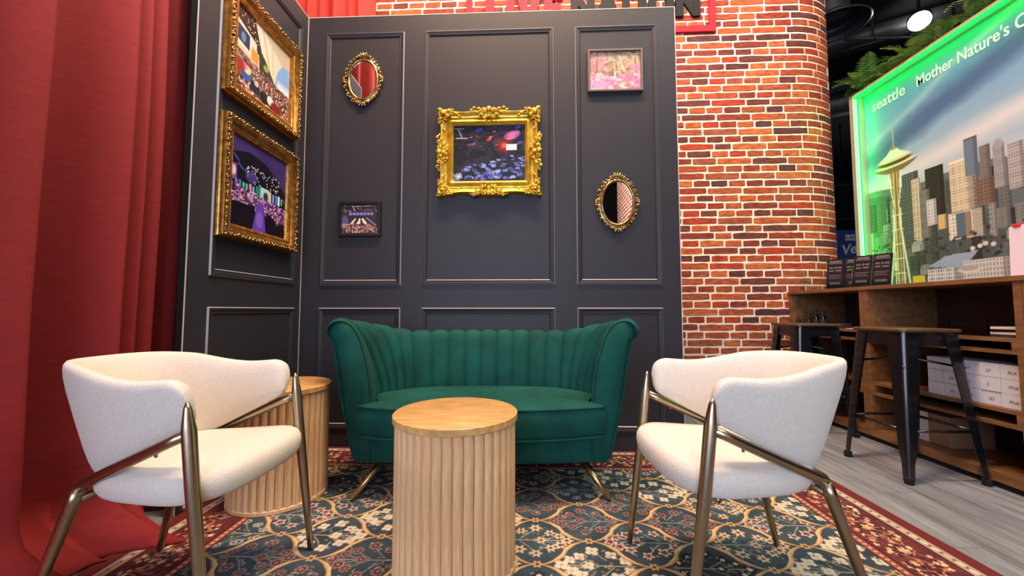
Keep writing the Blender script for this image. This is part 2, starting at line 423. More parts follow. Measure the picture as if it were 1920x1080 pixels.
    def tint(self, mask, c, al):
        m = (mask*al)[..., None]; self.a = self.a*(1-m)+np.asarray(c)/255.0*m
    def sheet(self, name, material, parent, place, hgt=None):
        """place(X, Y) -> three coordinate arrays"""
        x, y, z = place(self.X, self.Y)
        co = np.stack([x, y, z], -1).reshape(-1, 3).astype(np.float32)
        h, w = self.h, self.w
        idx = np.arange(h*w).reshape(h, w)
        q = np.stack([idx[:-1,:-1], idx[:-1,1:], idx[1:,1:], idx[1:,:-1]], -1).reshape(-1, 4)
        me = bpy.data.meshes.new(name); me.vertices.add(h*w); me.vertices.foreach_set('co', co.ravel())
        n = len(q); me.loops.add(n*4); me.loops.foreach_set('vertex_index', q.ravel().astype(np.int32))
        me.polygons.add(n); me.polygons.foreach_set('loop_start', np.arange(0, n*4, 4, dtype=np.int32))
        me.update(calc_edges=True)
        c = np.clip(self.a, 0, 1); c = np.where(c <= 0.04045, c/12.92, ((c+0.055)/1.055)**2.4)
        rgba = np.ones((h*w, 4), np.float32); rgba[:, :3] = c.reshape(-1, 3)
        at = me.color_attributes.new('Col', 'FLOAT_COLOR', 'POINT'); at.data.foreach_set('color', rgba.ravel())
        me.materials.append(MATS[material])
        o = bpy.data.objects.new(name, me); COL.objects.link(o)
        if parent is not None: o.parent = parent
        return o

# ================================================================== THE SETTING
# ---- floor with grey planks
fl = MB().box(-9, 12, -8, 13, -0.06, -0.004).build('floor', 'grey_plank'); tag(fl, 'pale grey wood plank floor of the hall', 'floor', kind='structure')
PW, PL = 0.182, 1.22
pm = MB().box(-PW/2+0.0012, PW/2-0.0012, -PL/2+0.0012, PL/2-0.0012, -0.0045, 0.0, bev=0.001).mesh('plank', 'grey_plank')
ci = 0
x = -2.1
while x < 3.0:
    off = (ci * 0.43) % PL
    y = -1.6 + off
    while y < 4.4:
        inst('plank', pm, fl, (x, y, 0)); y += PL
    x += PW; ci += 1

# ---- dark panelled booth walls
def ring_sweep(mb, x0, x1, z0, z1, prof, ysign=-1, seg=1, wob=None):
    """rectangular ring in the xz plane; prof = [(inset, height)], out = -y"""
    def corners(i): return [(x0+i, z0+i), (x1-i, z0+i), (x1-i, z1-i), (x0+i, z1-i)]
    rows = []
    for ins, hh in prof:
        c = corners(ins); row = []
        for k in range(4):
            a = c[k]; b = c[(k+1) % 4]
            for s in range(seg):
                t = s/seg; px = a[0]+(b[0]-a[0])*t; pz = a[1]+(b[1]-a[1])*t
                if wob:
                    d = wob(k, t, ins); nx, nz = [(0,-1),(1,0),(0,1),(-1,0)][k]; px += nx*d; pz += nz*d
                row.append((px, ysign*hh, pz))
        rows.append(row)
    return mb.grid(rows, closed_u=True)
MOULD = [(0, 0), (0.006, 0.009), (0.010, 0.0100), (0.020, 0.0065), (0.027, 0.0045), (0.030, 0.0062), (0.036, 0)]
def moulding(parent, x0, x1, z0, z1):
    m = ring_sweep(MB(), x0, x1, z0, z1, MOULD).build('moulding', 'panel_paint', parent)
    ring_sweep(MB(), x0, x1, z0, z1, [(0.0008, 0.0016), (0.0042, 0.0082), (0.0052, 0.0090)]).build('edge_highlight', 'panel_highlight', m)  # pale ring, a highlight painted on the outer moulding edge
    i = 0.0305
    MB().add([(x0+i, -0.0064, z0+i), (x1-i, -0.0064, z0+i), (x1-i-0.004, -0.0016, z0+i+0.005), (x0+i+0.004, -0.0016, z0+i+0.005)], [(0,1,2,3)]).build('edge_highlight', 'panel_highlight', m)  # painted highlight on the inner bottom edge
BX0, BX1, BY, BH = -1.45, 0.942, 2.42, 2.79
wb = thing('wall_back', 'dark grey panelled booth wall behind the green sofa', 'wall', (BX0, BY, 0), 0, kind='structure')
MB().box(0, BX1-BX0, 0, 0.03, 0, BH).build('panel_board', 'panel_paint', wb)
for (x0, x1) in ((-1.327, -0.80), (-0.668, 0.172), (0.307, 0.83)):
    for (z0, z1) in ((1.008, 2.677), (0.115, 0.867)):
        moulding(wb, x0-BX0, x1-BX0, z0, z1)
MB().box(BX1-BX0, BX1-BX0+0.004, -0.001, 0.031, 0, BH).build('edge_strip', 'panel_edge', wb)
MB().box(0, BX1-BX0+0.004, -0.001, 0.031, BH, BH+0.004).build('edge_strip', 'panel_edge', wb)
wl = thing('wall_left', 'narrow dark grey panelled booth wall beside the red curtain', 'wall', (-1.45, 1.587, 0), PI/2, kind='structure')
LW = BY-1.587
MB().box(0, LW, 0, 0.03, 0, BH).build('panel_board', 'panel_paint', wl)
for (z0, z1) in ((1.008, 2.677), (0.115, 0.867)):
    moulding(wl, 1.70-1.587, 2.355-1.587, z0, z1)
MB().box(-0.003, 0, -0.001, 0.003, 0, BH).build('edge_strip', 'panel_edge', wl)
MB().box(-0.003, 0, 0.003, 0.032, 0, BH).build('end_shade', 'matte_black', wl)  # black strip carries the shade of the gap onto the wall end
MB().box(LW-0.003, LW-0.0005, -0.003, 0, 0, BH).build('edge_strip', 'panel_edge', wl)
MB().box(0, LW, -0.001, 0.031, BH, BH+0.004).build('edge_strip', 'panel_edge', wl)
bd = MB().box(-1.95, -1.482, 1.80, 1.82, 0, 3.0).build('gap_shade_panel', 'matte_black')  # black sheet added where the gap is only an unlit void
tag(bd, 'added black sheet standing in for the unlit gap between curtain and panelled wall', 'backing')

# ---- brick wall with a rounded right end
BRY, ARC0, ARCR = 3.45, 2.40, 0.62
def brick_pos(u):
    if u <= ARC0: return (u, BRY, 0.0)
    a = min((u-ARC0)/ARCR, 1.35)
    return (ARC0 + ARCR*math.sin(a), BRY + ARCR*(1-math.cos(a)), a)
UMIN, UMAX, ZTOP = -3.4, ARC0+ARCR*0.66, 4.6
us = list(np.linspace(UMIN, ARC0, 6)) + list(np.linspace(ARC0, UMAX, 60)[1:])
rows = []
for zz in (0, ZTOP):
    rows.append([(brick_pos(u)[0], brick_pos(u)[1], zz) for u in us])
mb = MB(); n = len(us)
vs = []
for dz in (0, ZTOP):
    for dd in (0, 0.04):
        for u in us:
            X, Y, a = brick_pos(u); vs.append((X - dd*math.sin(a)*-0 - dd*math.sin(a), Y + dd*math.cos(a), dz))
fs = []
for k in range(n-1):
    fs += [(k, k+1, 2*n+k+1, 2*n+k), (n+k+1, n+k, 3*n+k, 3*n+k+1), (2*n+k, 2*n+k+1, 3*n+k+1, 3*n+k)]
fs += [(n-1, 2*n-1, 4*n-1, 3*n-1), (0, 2*n, 3*n, n)]
wr = thing('wall_rear', 'red brick wall with cream mortar and a rounded right end', 'wall', (0, 0, 0), 0, kind='structure')
MB().add(vs, fs).build('mortar_face', 'mortar', wr, fix=True)
def brick_shape(L, H, seed):
    g = random.Random(seed); hx, hz = L/2, H/2
    out = []
    nx = 5 if L > 0.2 else 3
    def j(s): return g.uniform(-s, s)
    for k in range(nx): out.append((-hx + L*k/nx + (j(0.004) if k else 0.003), -hz + j(0.0028)))
    out.append((hx-0.002, -hz+0.004+j(0.002))); out.append((hx+j(0.002), j(0.008)))
    for k in range(nx): out.append((hx - L*k/nx - (j(0.004) if k else 0.003), hz + j(0.0028)))
    out.append((-hx+0.002, hz-0.004+j(0.002))); out.append((-hx+j(0.002), j(0.008)))
    n = len(out)
    vs = [(x, 0.001, z) for x, z in out] + [(x, -0.0022, z) for x, z in out] + [(x*(1-0.005/L), -0.0036, z*(1-0.005/H)) for x, z in out]
    fs = []
    for r in range(2):
        for k in range(n): fs.append((r*n+k, r*n+(k+1) % n, (r+1)*n+(k+1) % n, (r+1)*n+k))
    fs.append(tuple(2*n+k for k in range(n)))
    return vs, fs
CP, CH = 0.0668, 0.0520
head = [brick_shape(0.1405, CH, 10+i) for i in range(6)]; stre = [brick_shape(0.293, CH, 30+i) for i in range(6)]
half = [brick_shape(0.203, CH, 60+i) for i in range(3)]
hm = [MB().add(*s).mesh('brick', 'brick_single') for s in head]; sm = [MB().add(*s).mesh('brick', 'brick_single') for s in stre]
tm = [MB().add(*s).mesh('brick', 'brick_single') for s in half]
def strip_brick(L, H, seed):
    g_ = random.Random(seed*7+3); nc = max(4, int(L/0.035)); hz = H/2; V = []
    prof = [(0.001, -hz), (-0.0022, -hz), (-0.0036, -hz+0.0025), (-0.0036, hz-0.0025), (-0.0022, hz), (0.001, hz)]
    for k in range(nc+1):
        jb, jt = g_.uniform(-0.0025, 0.0025), g_.uniform(-0.0025, 0.0025)
        for q, (y, z) in enumerate(prof): V.append((-L/2+L*k/nc, y, z + (jb if q < 3 else jt)))
    F = [(k*6+q, k*6+q+1, (k+1)*6+q+1, (k+1)*6+q) for k in range(nc) for q in range(5)] + [tuple(range(6)), tuple(nc*6+q for q in range(5, -1, -1))]
    return V, F
def me_list(k): return {'s': stre, 'h': head, 't': half}[k]
rest = MB(); g = random.Random(5); nsingle = 0; todo = []
for c in range(int(ZTOP/CP)):
    z = CP*(c+0.5); stretch = (c % 2 == 0)
    u = UMIN + g.uniform(0.0, 0.3)
    while u < UMAX-0.05:
        r = g.random()
        if stretch: kind = 's' if r < 0.86 else ('h' if r < 0.95 else 't')
        else: kind = 'h' if r < 0.88 else ('t' if r < 0.95 else 's')
        L = {'s': 0.306, 'h': 0.1535, 't': 0.216}[kind]
        sc = 1.0
        if u + L > UMAX-0.004:
            rem = UMAX-0.004-u
            if rem < 0.03: break
            kind = min('sht', key=lambda q: abs({'s': 0.306, 'h': 0.1535, 't': 0.216}[q]-rem)); L = rem; sc = rem/{'s': 0.306, 'h': 0.1535, 't': 0.216}[kind]
        todo.append((u+L/2, z, kind, g.randrange(6), g.uniform(-0.0015, 0.0015), sc)); u += L
def vis(b): return b[0] > 1.34 and 0.66 < b[1] < 3.68
sing = sorted([b for b in todo if vis(b)], key=lambda b: (b[1]-2.2)**2 + (b[0]-2.0)**2*0.2)[:296]
sset = set(map(id, sing))
for b in todo:
    u, z, kind, vi, dy, sc = b
    X, Y, a = brick_pos(u)
    if id(b) in sset:
        me = {'s': sm, 'h': hm, 't': tm}[kind]; me = me[vi % len(me)]
        if u > ARC0-0.16:     # follow the curve of the wall
            V, F = strip_brick({'s': 0.293, 'h': 0.1405, 't': 0.203}[kind], CH, vi)
            W = []
            for x, y, zz in V:
                bx, by, ba = brick_pos(u + x*sc); W.append((bx - y*math.sin(ba) - X, by + y*math.cos(ba) - Y, zz))
            inst('brick', MB().add(W, F).mesh('brick', 'brick_single'), wr, (X, Y, z)); continue
        inst('brick', me, wr, (X + dy*math.sin(a), Y + dy, z), (0, 0, a), (sc, 1, 1))
    else:
        sh = {'s': stre, 'h': head, 't': half}[kind]; V, F = sh[vi % len(sh)]
        if u > ARC0-0.16: V, F = strip_brick({'s': 0.293, 'h': 0.1405, 't': 0.203}[kind], CH, vi)
        W = []
        for x, y, zz in V:
            bx, by, ba = brick_pos(u + x*sc); W.append((bx - (y+dy)*math.sin(ba), by + (y+dy)*math.cos(ba), z + zz))
        rest.add(W, F)
ro = rest.build('further_bricks', 'brick_rest', wr); ro['kind'] = 'stuff'
sp = MB().box(2.25, 2.75, -4.86, -1.5, 0, 4.6).build('wall_side', 'brick_pattern')
tag(sp, 'brick wall section behind the camera, seen only in the oval mirror', 'wall', kind='structure')

# ---- hall: ceiling and far walls
tag(MB().box(-9, 12, -8, 13, 5.0, 5.1).build('ceiling', 'hall_dark'), 'dark unlit hall ceiling high above the display', 'ceiling', kind='structure')
tag(MB().box(-9, 12, 12.8, 13, 0, 5.0).build('wall_far', 'hall_dark'), 'dark far wall of the hall', 'wall', kind='structure')
tag(MB().box(11.8, 12, -8, 13, 0, 5.0).build('wall_right', 'hall_dark'), 'dark right wall of the hall', 'wall', kind='structure')
tag(MB().box(-9, 12, -8.2, -8, 0, 5.0).build('wall_front', 'hall_dark'), 'dark hall wall far behind the camera', 'wall', kind='structure')
gp = thing('glass_partition', 'dark green tinted partition seen between brick wall and skyline board', 'partition', (5.2, 7.5, 0))
MB().box(-1.0, 2.2, 0, 0.05, 0, 3.3).build('pane', 'hall_green', gp)
for k in range(5): MB().box(-1.0, 2.2, -0.03, 0, 0.6+0.65*k, 0.63+0.65*k).build('rail', 'duct_grey', gp)

# ---- left curtain
def catmull(pts, n):
    P = [Vector(p) for p in pts]; P = [P[0]*2-P[1]] + P + [P[-1]*2-P[-2]]; out = []
    segs = len(P)-3
    for i in range(n):
        t = i/(n-1)*segs; k = min(int(t), segs-1); f = t-k
        a, b, c, d = P[k], P[k+1], P[k+2], P[k+3]
        out.append(0.5*((2*b) + (c-a)*f + (2*a-5*b+4*c-d)*f*f + (3*b-a-3*c+d)*f**3))
    return out
CP_L = [(-0.6,-1.66),(-0.4,-1.53),(-0.2,-1.66),(0.0,-1.54),(0.2,-1.67),(0.45,-1.52),(0.6,-1.67),(0.80,-1.53),(0.93,-1.76),(1.04,-1.58),(1.12,-1.525),(1.155,-1.55),(1.17,-1.64),(1.205,-1.80),(1.26,-1.74),(1.33,-1.61),(1.385,-1.545),(1.42,-1.545),(1.436,-1.62),(1.45,-1.72),(1.465,-1.62),(1.487,-1.575),(1.507,-1.58),(1.518,-1.65),(1.532,-1.70),(1.55,-1.61),(1.575,-1.585),(1.59,-1.60),(1.602,-1.68),(1.622,-1.70),(1.645,-1.605),(1.675,-1.58),(1.70,-1.60),(1.71,-1.67)]
base = catmull(CP_L, 330)
rows = []; zs = [0.004, 0.02, 0.05, 0.09, 0.14, 0.2, 0.28, 0.4, 0.6, 0.9, 1.3, 1.7, 2.1, 2.5, 2.9, 3.4, 4.0, 4.5]
for z in zs:
    row = []
    for i, p in enumerate(base):
        Y, X = p.x, p.y
        spread = max(0, 1 - z/0.17)
        e = spread**1.6
        wob = 0.03*math.sin(Y*23 + z*4) + 0.02*math.sin(Y*41+1.3)
        X2 = X + 0.012*(math.sin(z*2.1 + Y*3.0)) * min(1, z) + e*((0.29 if Y < 1.3 else 0.22) + wob)*min(1, max(0.12, (1.60-Y)/0.14)) + 0.02*math.sin(i*0.25 + z*30)*spread*(1-spread)*4*0.4
        X2 = -1.62 + (X2+1.62)*(1.0 + 0.10*max(0, (1.2-z)))
        row.append((X2, Y - 0.02*e*math.sin(Y*17), z if z > 0.01 else 0.004 + 0.012*(0.5+0.5*math.sin(Y*60))))
    rows.append(row)
zs2 = []
c1 = MB().grid(rows).build('curtain', 'red_velvet', None, smooth=True, fix=False)
md = c1.modifiers.new('thickness', 'SOLIDIFY'); md.thickness = 0.006; md.offset = -1
tag(c1, 'tall red velvet curtain hanging at the left edge, pooling on the floor', 'curtain')
# behind the booth
rows = []
nx = 260
for z in (0.0, 1.0, 2.0, 2.7, 3.2, 3.8, 4.6):
    row = []
    for i in range(nx):
        x = -3.3 + (3.3-1.40)*i/(nx-1)
        y = 3.30 + 0.035*math.sin(x*52) + 0.025*math.sin(x*31+1.0) + 0.015*math.sin(x*85+z*0.4)
        row.append((x + 0.012*math.sin(x*40+0.6), y, z))
    rows.append(row)
c2 = MB().grid(rows).build('curtain', 'red_velvet_bright', None, smooth=True, fix=False)
md = c2.modifiers.new('thickness', 'SOLIDIFY'); md.thickness = 0.005
tag(c2, 'bright red pleated curtain showing above the panelled wall corner', 'curtain')

# ================================================================== RUG
RX0, RX1, RY0, RY1 = -1.44, 1.51, -1.25, 2.405
xs = np.arange(RX0, RX1+0.001, 0.0031)
ys = np.concatenate([np.arange(RY0, 0.85, 0.010), np.arange(0.85, RY1+0.001, 0.0040)])
rug = Cv(xs, ys, (60, 72, 82)); R = rug
nz = vnoise(R.w, R.h, 40, 3, 3); R.a *= (0.78 + 0.44*nz)[..., None]
nz2 = vnoise(R.w, R.h, 12, 4, 2); R.tint(nz2 > 0.55, (70, 86, 92), 0.40)
PX, HY = 0.384, 0.136
gx0, gy0 = 0.030, 1.343
IX0, IX1, IY0, IY1 = RX0+0.315, RX1-0.315, RY0+0.30, RY1-0.285
rg = random.Random(3)
CREAM, LCREAM, BRN, WHT, PINK, REDW, NAVY = (196,160,112), (218,192,146), (92,70,52), (204,196,178), (160,122,112), (126,52,58), (24,28,42)
def flower(x, y, r, kind, al=1.0):
    if kind == 0:   # white lobed
        for a in range(4): R.ell(x+0.6*r*math.cos(a*PI/2+0.6), y+0.6*r*math.sin(a*PI/2+0.6), 0.52*r, 0.52*r, WHT, al)
        R.ell(x, y, 0.3*r, 0.3*r, (190,160,110))
    elif kind == 1:  # red star with white edge
        R.star(x, y, r*1.15, 5, WHT, 0.55, 0.3); R.star(x, y, r*0.72, 5, REDW, 0.5, 0.3)
    elif kind == 2:  # navy daisy
        R.star(x, y, r*1.15, 9, NAVY, 0.35); R.ell(x, y, r*0.42, r*0.42, (226,196,150))
    elif kind == 3:  # pink rosette
        R.star(x, y, r*1.1, 8, (150,116,112), 0.7); R.ell(x, y, r*0.62, r*0.62, (70,40,48)); R.star(x, y, r*0.42, 5, PINK, 0.4)
    elif kind == 4:  # outlined bud
        R.ell(x, y, r, r*0.8, (176,180,176)); R.ell(x, y, r*0.7, r*0.5, (58,72,88)); R.ell(x, y, r*0.32, r*0.3, WHT)
    elif kind == 5:  # cream star with dark middle
        R.star(x, y, r*1.2, 6, (206,186,152), 0.5); R.ell(x, y, r*0.35, r*0.35, REDW)
j0 = int((IY0-gy0)/HY)-3; j1 = int((IY1-gy0)/HY)+3; i0 = int((IX0-gx0)/PX)-2; i1 = int((IX1-gx0)/PX)+2
kinds = [0, 1, 3, 2, 4, 5, 0, 3]
for j in range(j0, j1):
    for i in range(i0, i1):
        cx = gx0 + PX*(i + (0.0 if j % 2 else 0.5)); cy = gy0 + HY*j
        if not (IX0-0.25 < cx < IX1+0.25 and 0.3 < cy < IY1+0.2): continue
        k = kinds[(i*3 + j*5 + (i*j) % 3) % 8]; sgn = 1 if (i + j) % 2 else -1
        # stem tree along x
        stemc = (176, 166, 140) if k != 3 else (150, 150, 146)
        R.line(cx - 0.13*sgn, cy, cx + 0.10*sgn, cy, 0.0028, stemc)
        spots = [(0.115, 0), (0.05, 0.05), (0.05, -0.05), (0.0, 0.085), (0.0, -0.085), (-0.06, 0.062), (-0.06, -0.062), (0.02, 0.0), (0.085, 0.03), (0.085, -0.03), (-0.105, 0.028), (-0.105, -0.028)]
        for q, (sx, sy) in enumerate(spots):
            fx = cx + sx*sgn + rg.uniform(-0.005, 0.005); fy = cy + sy*0.92
            bx = cx + (sx-0.06)*sgn
            R.curve([(bx, cy + 0.1*sy), (bx + 0.03*sgn, cy + 0.45*sy), (fx, fy)], 0.0022, stemc, 0.9)
        for q, (sx, sy) in enumerate(spots):
            fx = cx + sx*sgn + rg.uniform(-0.004, 0.004); fy = cy + sy*0.92
            flower(fx, fy, 0.0215 if q % 3 else 0.025, k)
        for q in range(34):
            a = rg.uniform(0, 2*PI); rr = rg.uniform(0.03, 0.12)
            R.ell(cx + rr*1.1*math.cos(a), cy + rr*0.8*math.sin(a), 0.009, 0.0035, rg.choice([(110,124,122), (130,126,110), (84,62,68), (164,164,152), (176,168,148)]), 0.85, rot=rg.uniform(0, 3))
# ogee lattice
def gcurve(x):
    t = ((x-gx0)/PX) % 1.0
    c = np.cos(2*PI*t); return np.sign(c)*np.abs(c)**0.72
G = gcurve(R.X); steep = 1-np.abs(G)
for j in range(j0-1, j1+1):
    yk = gy0 + HY*(j+0.5); s = 1 if j % 2 else -1
    yc = yk + s*HY*0.5*G
    d = R.Y - yc
    ser = 0.006*np.abs(np.sin(2*PI*(R.X-gx0)/PX*7))*steep
    wd = 0.0052 + 0.017*steep**1.2 + ser
    m = np.clip((wd-np.abs(d))/0.004, 0, 1); R.tint(m, BRN, 0.75)
    m2 = np.clip((wd*0.80-np.abs(d + 0.001))/0.004, 0, 1); R.tint(m2, CREAM, 1.0)
    m3 = np.clip((wd*0.35-np.abs(d - wd*0.3))/0.004, 0, 1)*(steep > 0.25); R.tint(m3, LCREAM, 0.9)
for j in range(j0, j1):
    for i in range(i0, i1):
        nx_ = gx0 + PX*(i + (0.5 if j % 2 else 0.0)); ny_ = gy0 + HY*j
        if 0.3 < ny_ < IY1+0.1: R.star(nx_, ny_, 0.022, 6, CREAM, 0.6); R.ell(nx_, ny_, 0.008, 0.008, BRN)
# border
db = np.minimum(np.minimum(R.X-RX0, RX1-R.X), RY1-R.Y)
din = np.minimum(np.minimum((R.X-IX0), (IX1-R.X)), (IY1-R.Y))
bm_ = din < 0
nb = vnoise(R.w, R.h, 60, 9, 3)
red = np.array((100, 52, 55))/255*(0.72 + 0.5*nb[..., None]); R.a[bm_] = red[bm_]
def band(d0, d1, c, al=1.0): R.tint((din < -d0) & (din >= -d1), c, al)
sgx = R.X; 
band(0.0, 0.006, (70, 34, 44)); band(0.006, 0.032, (150, 84, 74)); band(0.032, 0.038, (60, 30, 40)); band(0.215, 0.221, (60, 30, 40)); band(0.221, 0.262, (168, 146, 128)); band(0.262, 0.266, (70, 30, 38)); band(0.266, 1, (106, 46, 48))
def along(step, fn, d):
    """call fn(x, y, horizontal) along the border at depth d outside the field"""
    y = 0.6
    while y < IY1 + d: fn(IX0-d, y, False); fn(IX1+d, y, False); y += step
    x = IX0 - d
    while x < IX1 + d: fn(x, IY1+d, True); x += step
along(0.022, lambda x, y, h: R.star(x, y, 0.0085, 4, (214,182,138), 0.5), 0.019)
along(0.040, lambda x, y, h: R.ell(x, y, 0.017 if h else 0.010, 0.010 if h else 0.017, rg.choice([(206,194,176), (150,118,104), (190,176,156)]), 0.9), 0.241)
along(0.040, lambda x, y, h: R.ell(x + (0.02 if h else 0), y + (0 if h else 0.02), 0.006, 0.006, (104,44,48)), 0.241)
kk = [0]
def rosette(x, y, h):
    kk[0] += 1
    if kk[0] % 2:
        R.ell(x, y, 0.055 if h else 0.034, 0.034 if h else 0.055, (196,140,104)); R.ell(x, y, 0.049 if h else 0.029, 0.029 if h else 0.049, (38,38,56))
        R.star(x, y, 0.024, 7, (178,120,98), 0.5); R.ell(x, y, 0.009, 0.009, (40,30,44))
    else:
        R.star(x, y, 0.040, 8, (60,34,50), 0.5); R.star(x, y, 0.026, 6, (212,176,130), 0.45)
along(0.145, rosette, 0.125)
def sprig(x, y, h):
    for q in range(9):
        ax = rg.uniform(-0.07, 0.07); ay = rg.uniform(-0.075, 0.075)
        fx, fy = (x+ax, y+ay)
        if abs(ax) + abs(ay) < 0.045: continue
        R.star(fx, fy, rg.uniform(0.009, 0.015), rg.choice([4,5,5]), rg.choice([(220,186,142), (206,160,120), (226,200,160), (188,120,98)]), 0.5, rg.uniform(0, 2))
    for q in range(4):
        ax = rg.uniform(-0.06, 0.06); ay = rg.uniform(-0.06, 0.06)
        R.curve([(x+ax, y+ay), (x+ax*0.5+0.02, y+ay*0.7), (x+ax*0.2, y+ay*0.2)], 0.003, (196,138,104), 0.8)
        R.ell(x+ax, y+ay, 0.012, 0.006, (46,40,58), 0.9, rot=rg.uniform(0, 3))
along(0.046, sprig, 0.125)
rt = thing('patterned_rug', 'large oriental rug with navy floral lattice and red floral border', 'rug', (0, 0, 0))
fx = R.a
R.sheet('pile', 'rug_weave', rt, lambda X, Y: (X, Y, np.full_like(X, 0.0085)))
MB().box(RX0, RX1, RY0, RY1, 0.0005, 0.0080).build('backing', 'red_velvet', rt)

# ================================================================== SOFA
def make_sofa():
    t = thing('velvet_loveseat', 'dark green velvet loveseat with channel-tufted curved back, against the panelled wall', 'sofa', (-0.222, 2.075, 0.0085), math.radians(2.4))
    A, Y0, DP, EX = 0.602, -0.255, 0.43, 2/2.7
    def U(th):
        c, s = math.cos(th), max(0.0, math.sin(th))
        k = min(1.0, s**EX/0.62); k = k*k*(3-2*k)
        return Vector((-A*math.copysign(abs(c)**EX, c)*(0.832+0.168*k), Y0 + DP*s**EX, 0))
    # arc-length table
    N = 800; th = [PI*i/N for i in range(N+1)]; P = [U(a) for a in th]; L = [0]
    for i in range(N): L.append(L[-1] + (P[i+1]-P[i]).length)
    T = L[-1]
    def at(s):
        d = s*T; i = min(int(np.searchsorted(L, d)), N); i = max(1, i); f = (d-L[i-1])/max(1e-9, L[i]-L[i-1])
        p = P[i-1].lerp(P[i], f)
        i0, i1 = max(0, i-12), min(N, i+12); tg = (P[i1]-P[i0]).normalized()
        return p, Vector((-tg.y, tg.x, 0))     # left of travel = outward
    inA = [(0,.27),(.006,.42),(.022,.55),(.046,.655),(.075,.73),(.112,.778),(.158,.797),(.195,.786),(.216,.755),(.212,.722),(.19,.705)]
    inB = [(0,.27),(.006,.42),(.02,.52),(.036,.60),(.052,.665),(.068,.70),(.088,.716),(.108,.714),(.122,.70),(.124,.682),(.114,.672)]
    ouA = [(.19,.705),(.178,.63),(.15,.45),(.108,.25),(.085,.165),(.06,.15)]
    ouB = [(.114,.672),(.115,.60),(.11,.45),(.10,.25),(.085,.165),(.06,.15)]
    def wgt(s):
        d = abs(s-0.5)*2; x = min(1, max(0, (d-0.42)/0.45)); return x*x*(3-2*x)
    def prof(a, b, w): return [(p[0]*w+q[0]*(1-w), p[1]*w+q[1]*(1-w)) for p, q in zip(a, b)]
    def smooth_prof(pr, n):
        return [(v.x, v.y) for v in catmull([(p[0], p[1]) for p in pr], n)] if len(pr) > 2 else pr
    NC, NS, NP = 17, 8, 26
    def xb(x):      # seams lean back towards the seat on the arms
        a = abs(x); return math.copysign(a if a <= 0.5 else 0.5+(a-0.5)*0.50, x)
    edges = [-1.0] + [-0.90+1.8*c/NC for c in range(NC+1)] + [1.0]
    for c in range(NC+2):
        e0, e1 = edges[c], edges[c+1]; plain = c in (0, NC+1)
        rows = []
        for k in range(NS+1):
            q = k/NS; xt = e0+(e1-e0)*q; f0, f1 = (e0 if abs(e0) == 1 else xb(e0)), (e1 if abs(e1) == 1 else xb(e1)); xo = f0+(f1-f0)*q; row = []
            prs = []
            bul = (0.014*(1-abs(2*q-1)**3.2) - 0.005) if not plain else 0.004*(1-abs(2*q-1)**4)-0.004
            for i in range(NP):
                hfrac = min(1, max(0, (i-3)/(NP*0.55))); s = 0.5+0.5*(xo+(xt-xo)*hfrac)
                p, n = at(s); pr = smooth_prof(prof(inA, inB, wgt(s)), NP); o, z = pr[i]
                a = pr[max(0, i-1)]; b = pr[min(NP-1, i+1)]; tx, tz = b[0]-a[0], b[1]-a[1]; l = math.hypot(tx, tz) or 1
                no, nzv = -tz/l, tx/l
                row.append((p.x + n.x*(o+no*bul), p.y + n.y*(o+no*bul), z + nzv*bul))
            rows.append(row)
        MB().grid(rows).build('channel', 'green_velvet', t, smooth=True)
    rows = []
    for k in range(61):
        s = k/60; p, n = at(s); pr = smooth_prof(prof(ouA, ouB, wgt(s)), 14)
        rows.append([(p.x+n.x*o, p.y+n.y*o, z) for o, z in pr])
    MB().grid(rows).build('outer_shell', 'green_velvet', t, smooth=True)
    for s, sg in ((0.0, 1), (1.0, -1)):
        p, n = at(s); pr = smooth_prof(inA, 26) + smooth_prof(ouA, 12)[1:] + [(0.0, .15), (0.0, .2)]
        cx = sum(a for a, b in pr)/len(pr)
        ring = lambda f, y: [(p.x + n.x*(cx+(o-cx)*f), p.y + y, 0.5+(z-0.5)*(f if f == 1 else (0.985 if f > .8 else f))) for o, z in pr]
        r0 = ring(1.0, 0.004); r1 = ring(0.99, -0.012); 
        # inset ring towards the skeleton of the arm front
        def mid(z): 
            xs_ = [o for o, zz in pr if abs(zz-z) < 0.06] or [cx]
            return (min(xs_)+max(xs_))/2
        r2 = [(p.x + n.x*(mid(z)+(o-mid(z))*0.70), p.y-0.024, 0.47+(z-0.47)*0.96) for o, z in pr]
        mb = MB().grid([r0, r1, r2], closed_u=True); m = len(pr)
        mb.f.append(tuple(2*m+i for i in range(m)))
        mb.build('arm_front', 'green_velvet', t, smooth=True)
        MB().tube([(x, y-0.002, z) for x, y, z in r1], 0.0045, 6, closed=True).build('piping', 'green_velvet', t, smooth=True)
    # base
    def plan(a, front, bulge, n=40, back=0.0):
        pts = []
        for k in range(n+1):
            p, nn = at(k/n); q = p - nn*a; pts.append((q.x, q.y))
        x0, y0 = pts[0]; x1, y1 = pts[-1]
        fr = []
        for k in range(1, 24):
            u = k/24; fr.append((x1+(x0-x1)*u, y0 - front - bulge*math.sin(PI*u)**0.8))
        return pts + [(x1, y0-front*0.6)] + fr + [(x0, y0-front*0.6)]
    pb = plan(-0.03, 0.012, 0.035)
    mb = MB(); rows = []
    for z, f in ((0.150, 0.97), (0.158, 0.995), (0.18, 1.0), (0.275, 1.0), (0.29, 0.99)):
        rows.append([(x*f, y*f, z) for x, y in pb])
    mb.grid(rows, closed_u=True); m = len(pb); mb.f.append(tuple(range(m-1, -1, -1))); mb.f.append(tuple(4*m+i for i in range(m)))
    mb.build('seat_base', 'green_velvet', t, smooth=True)
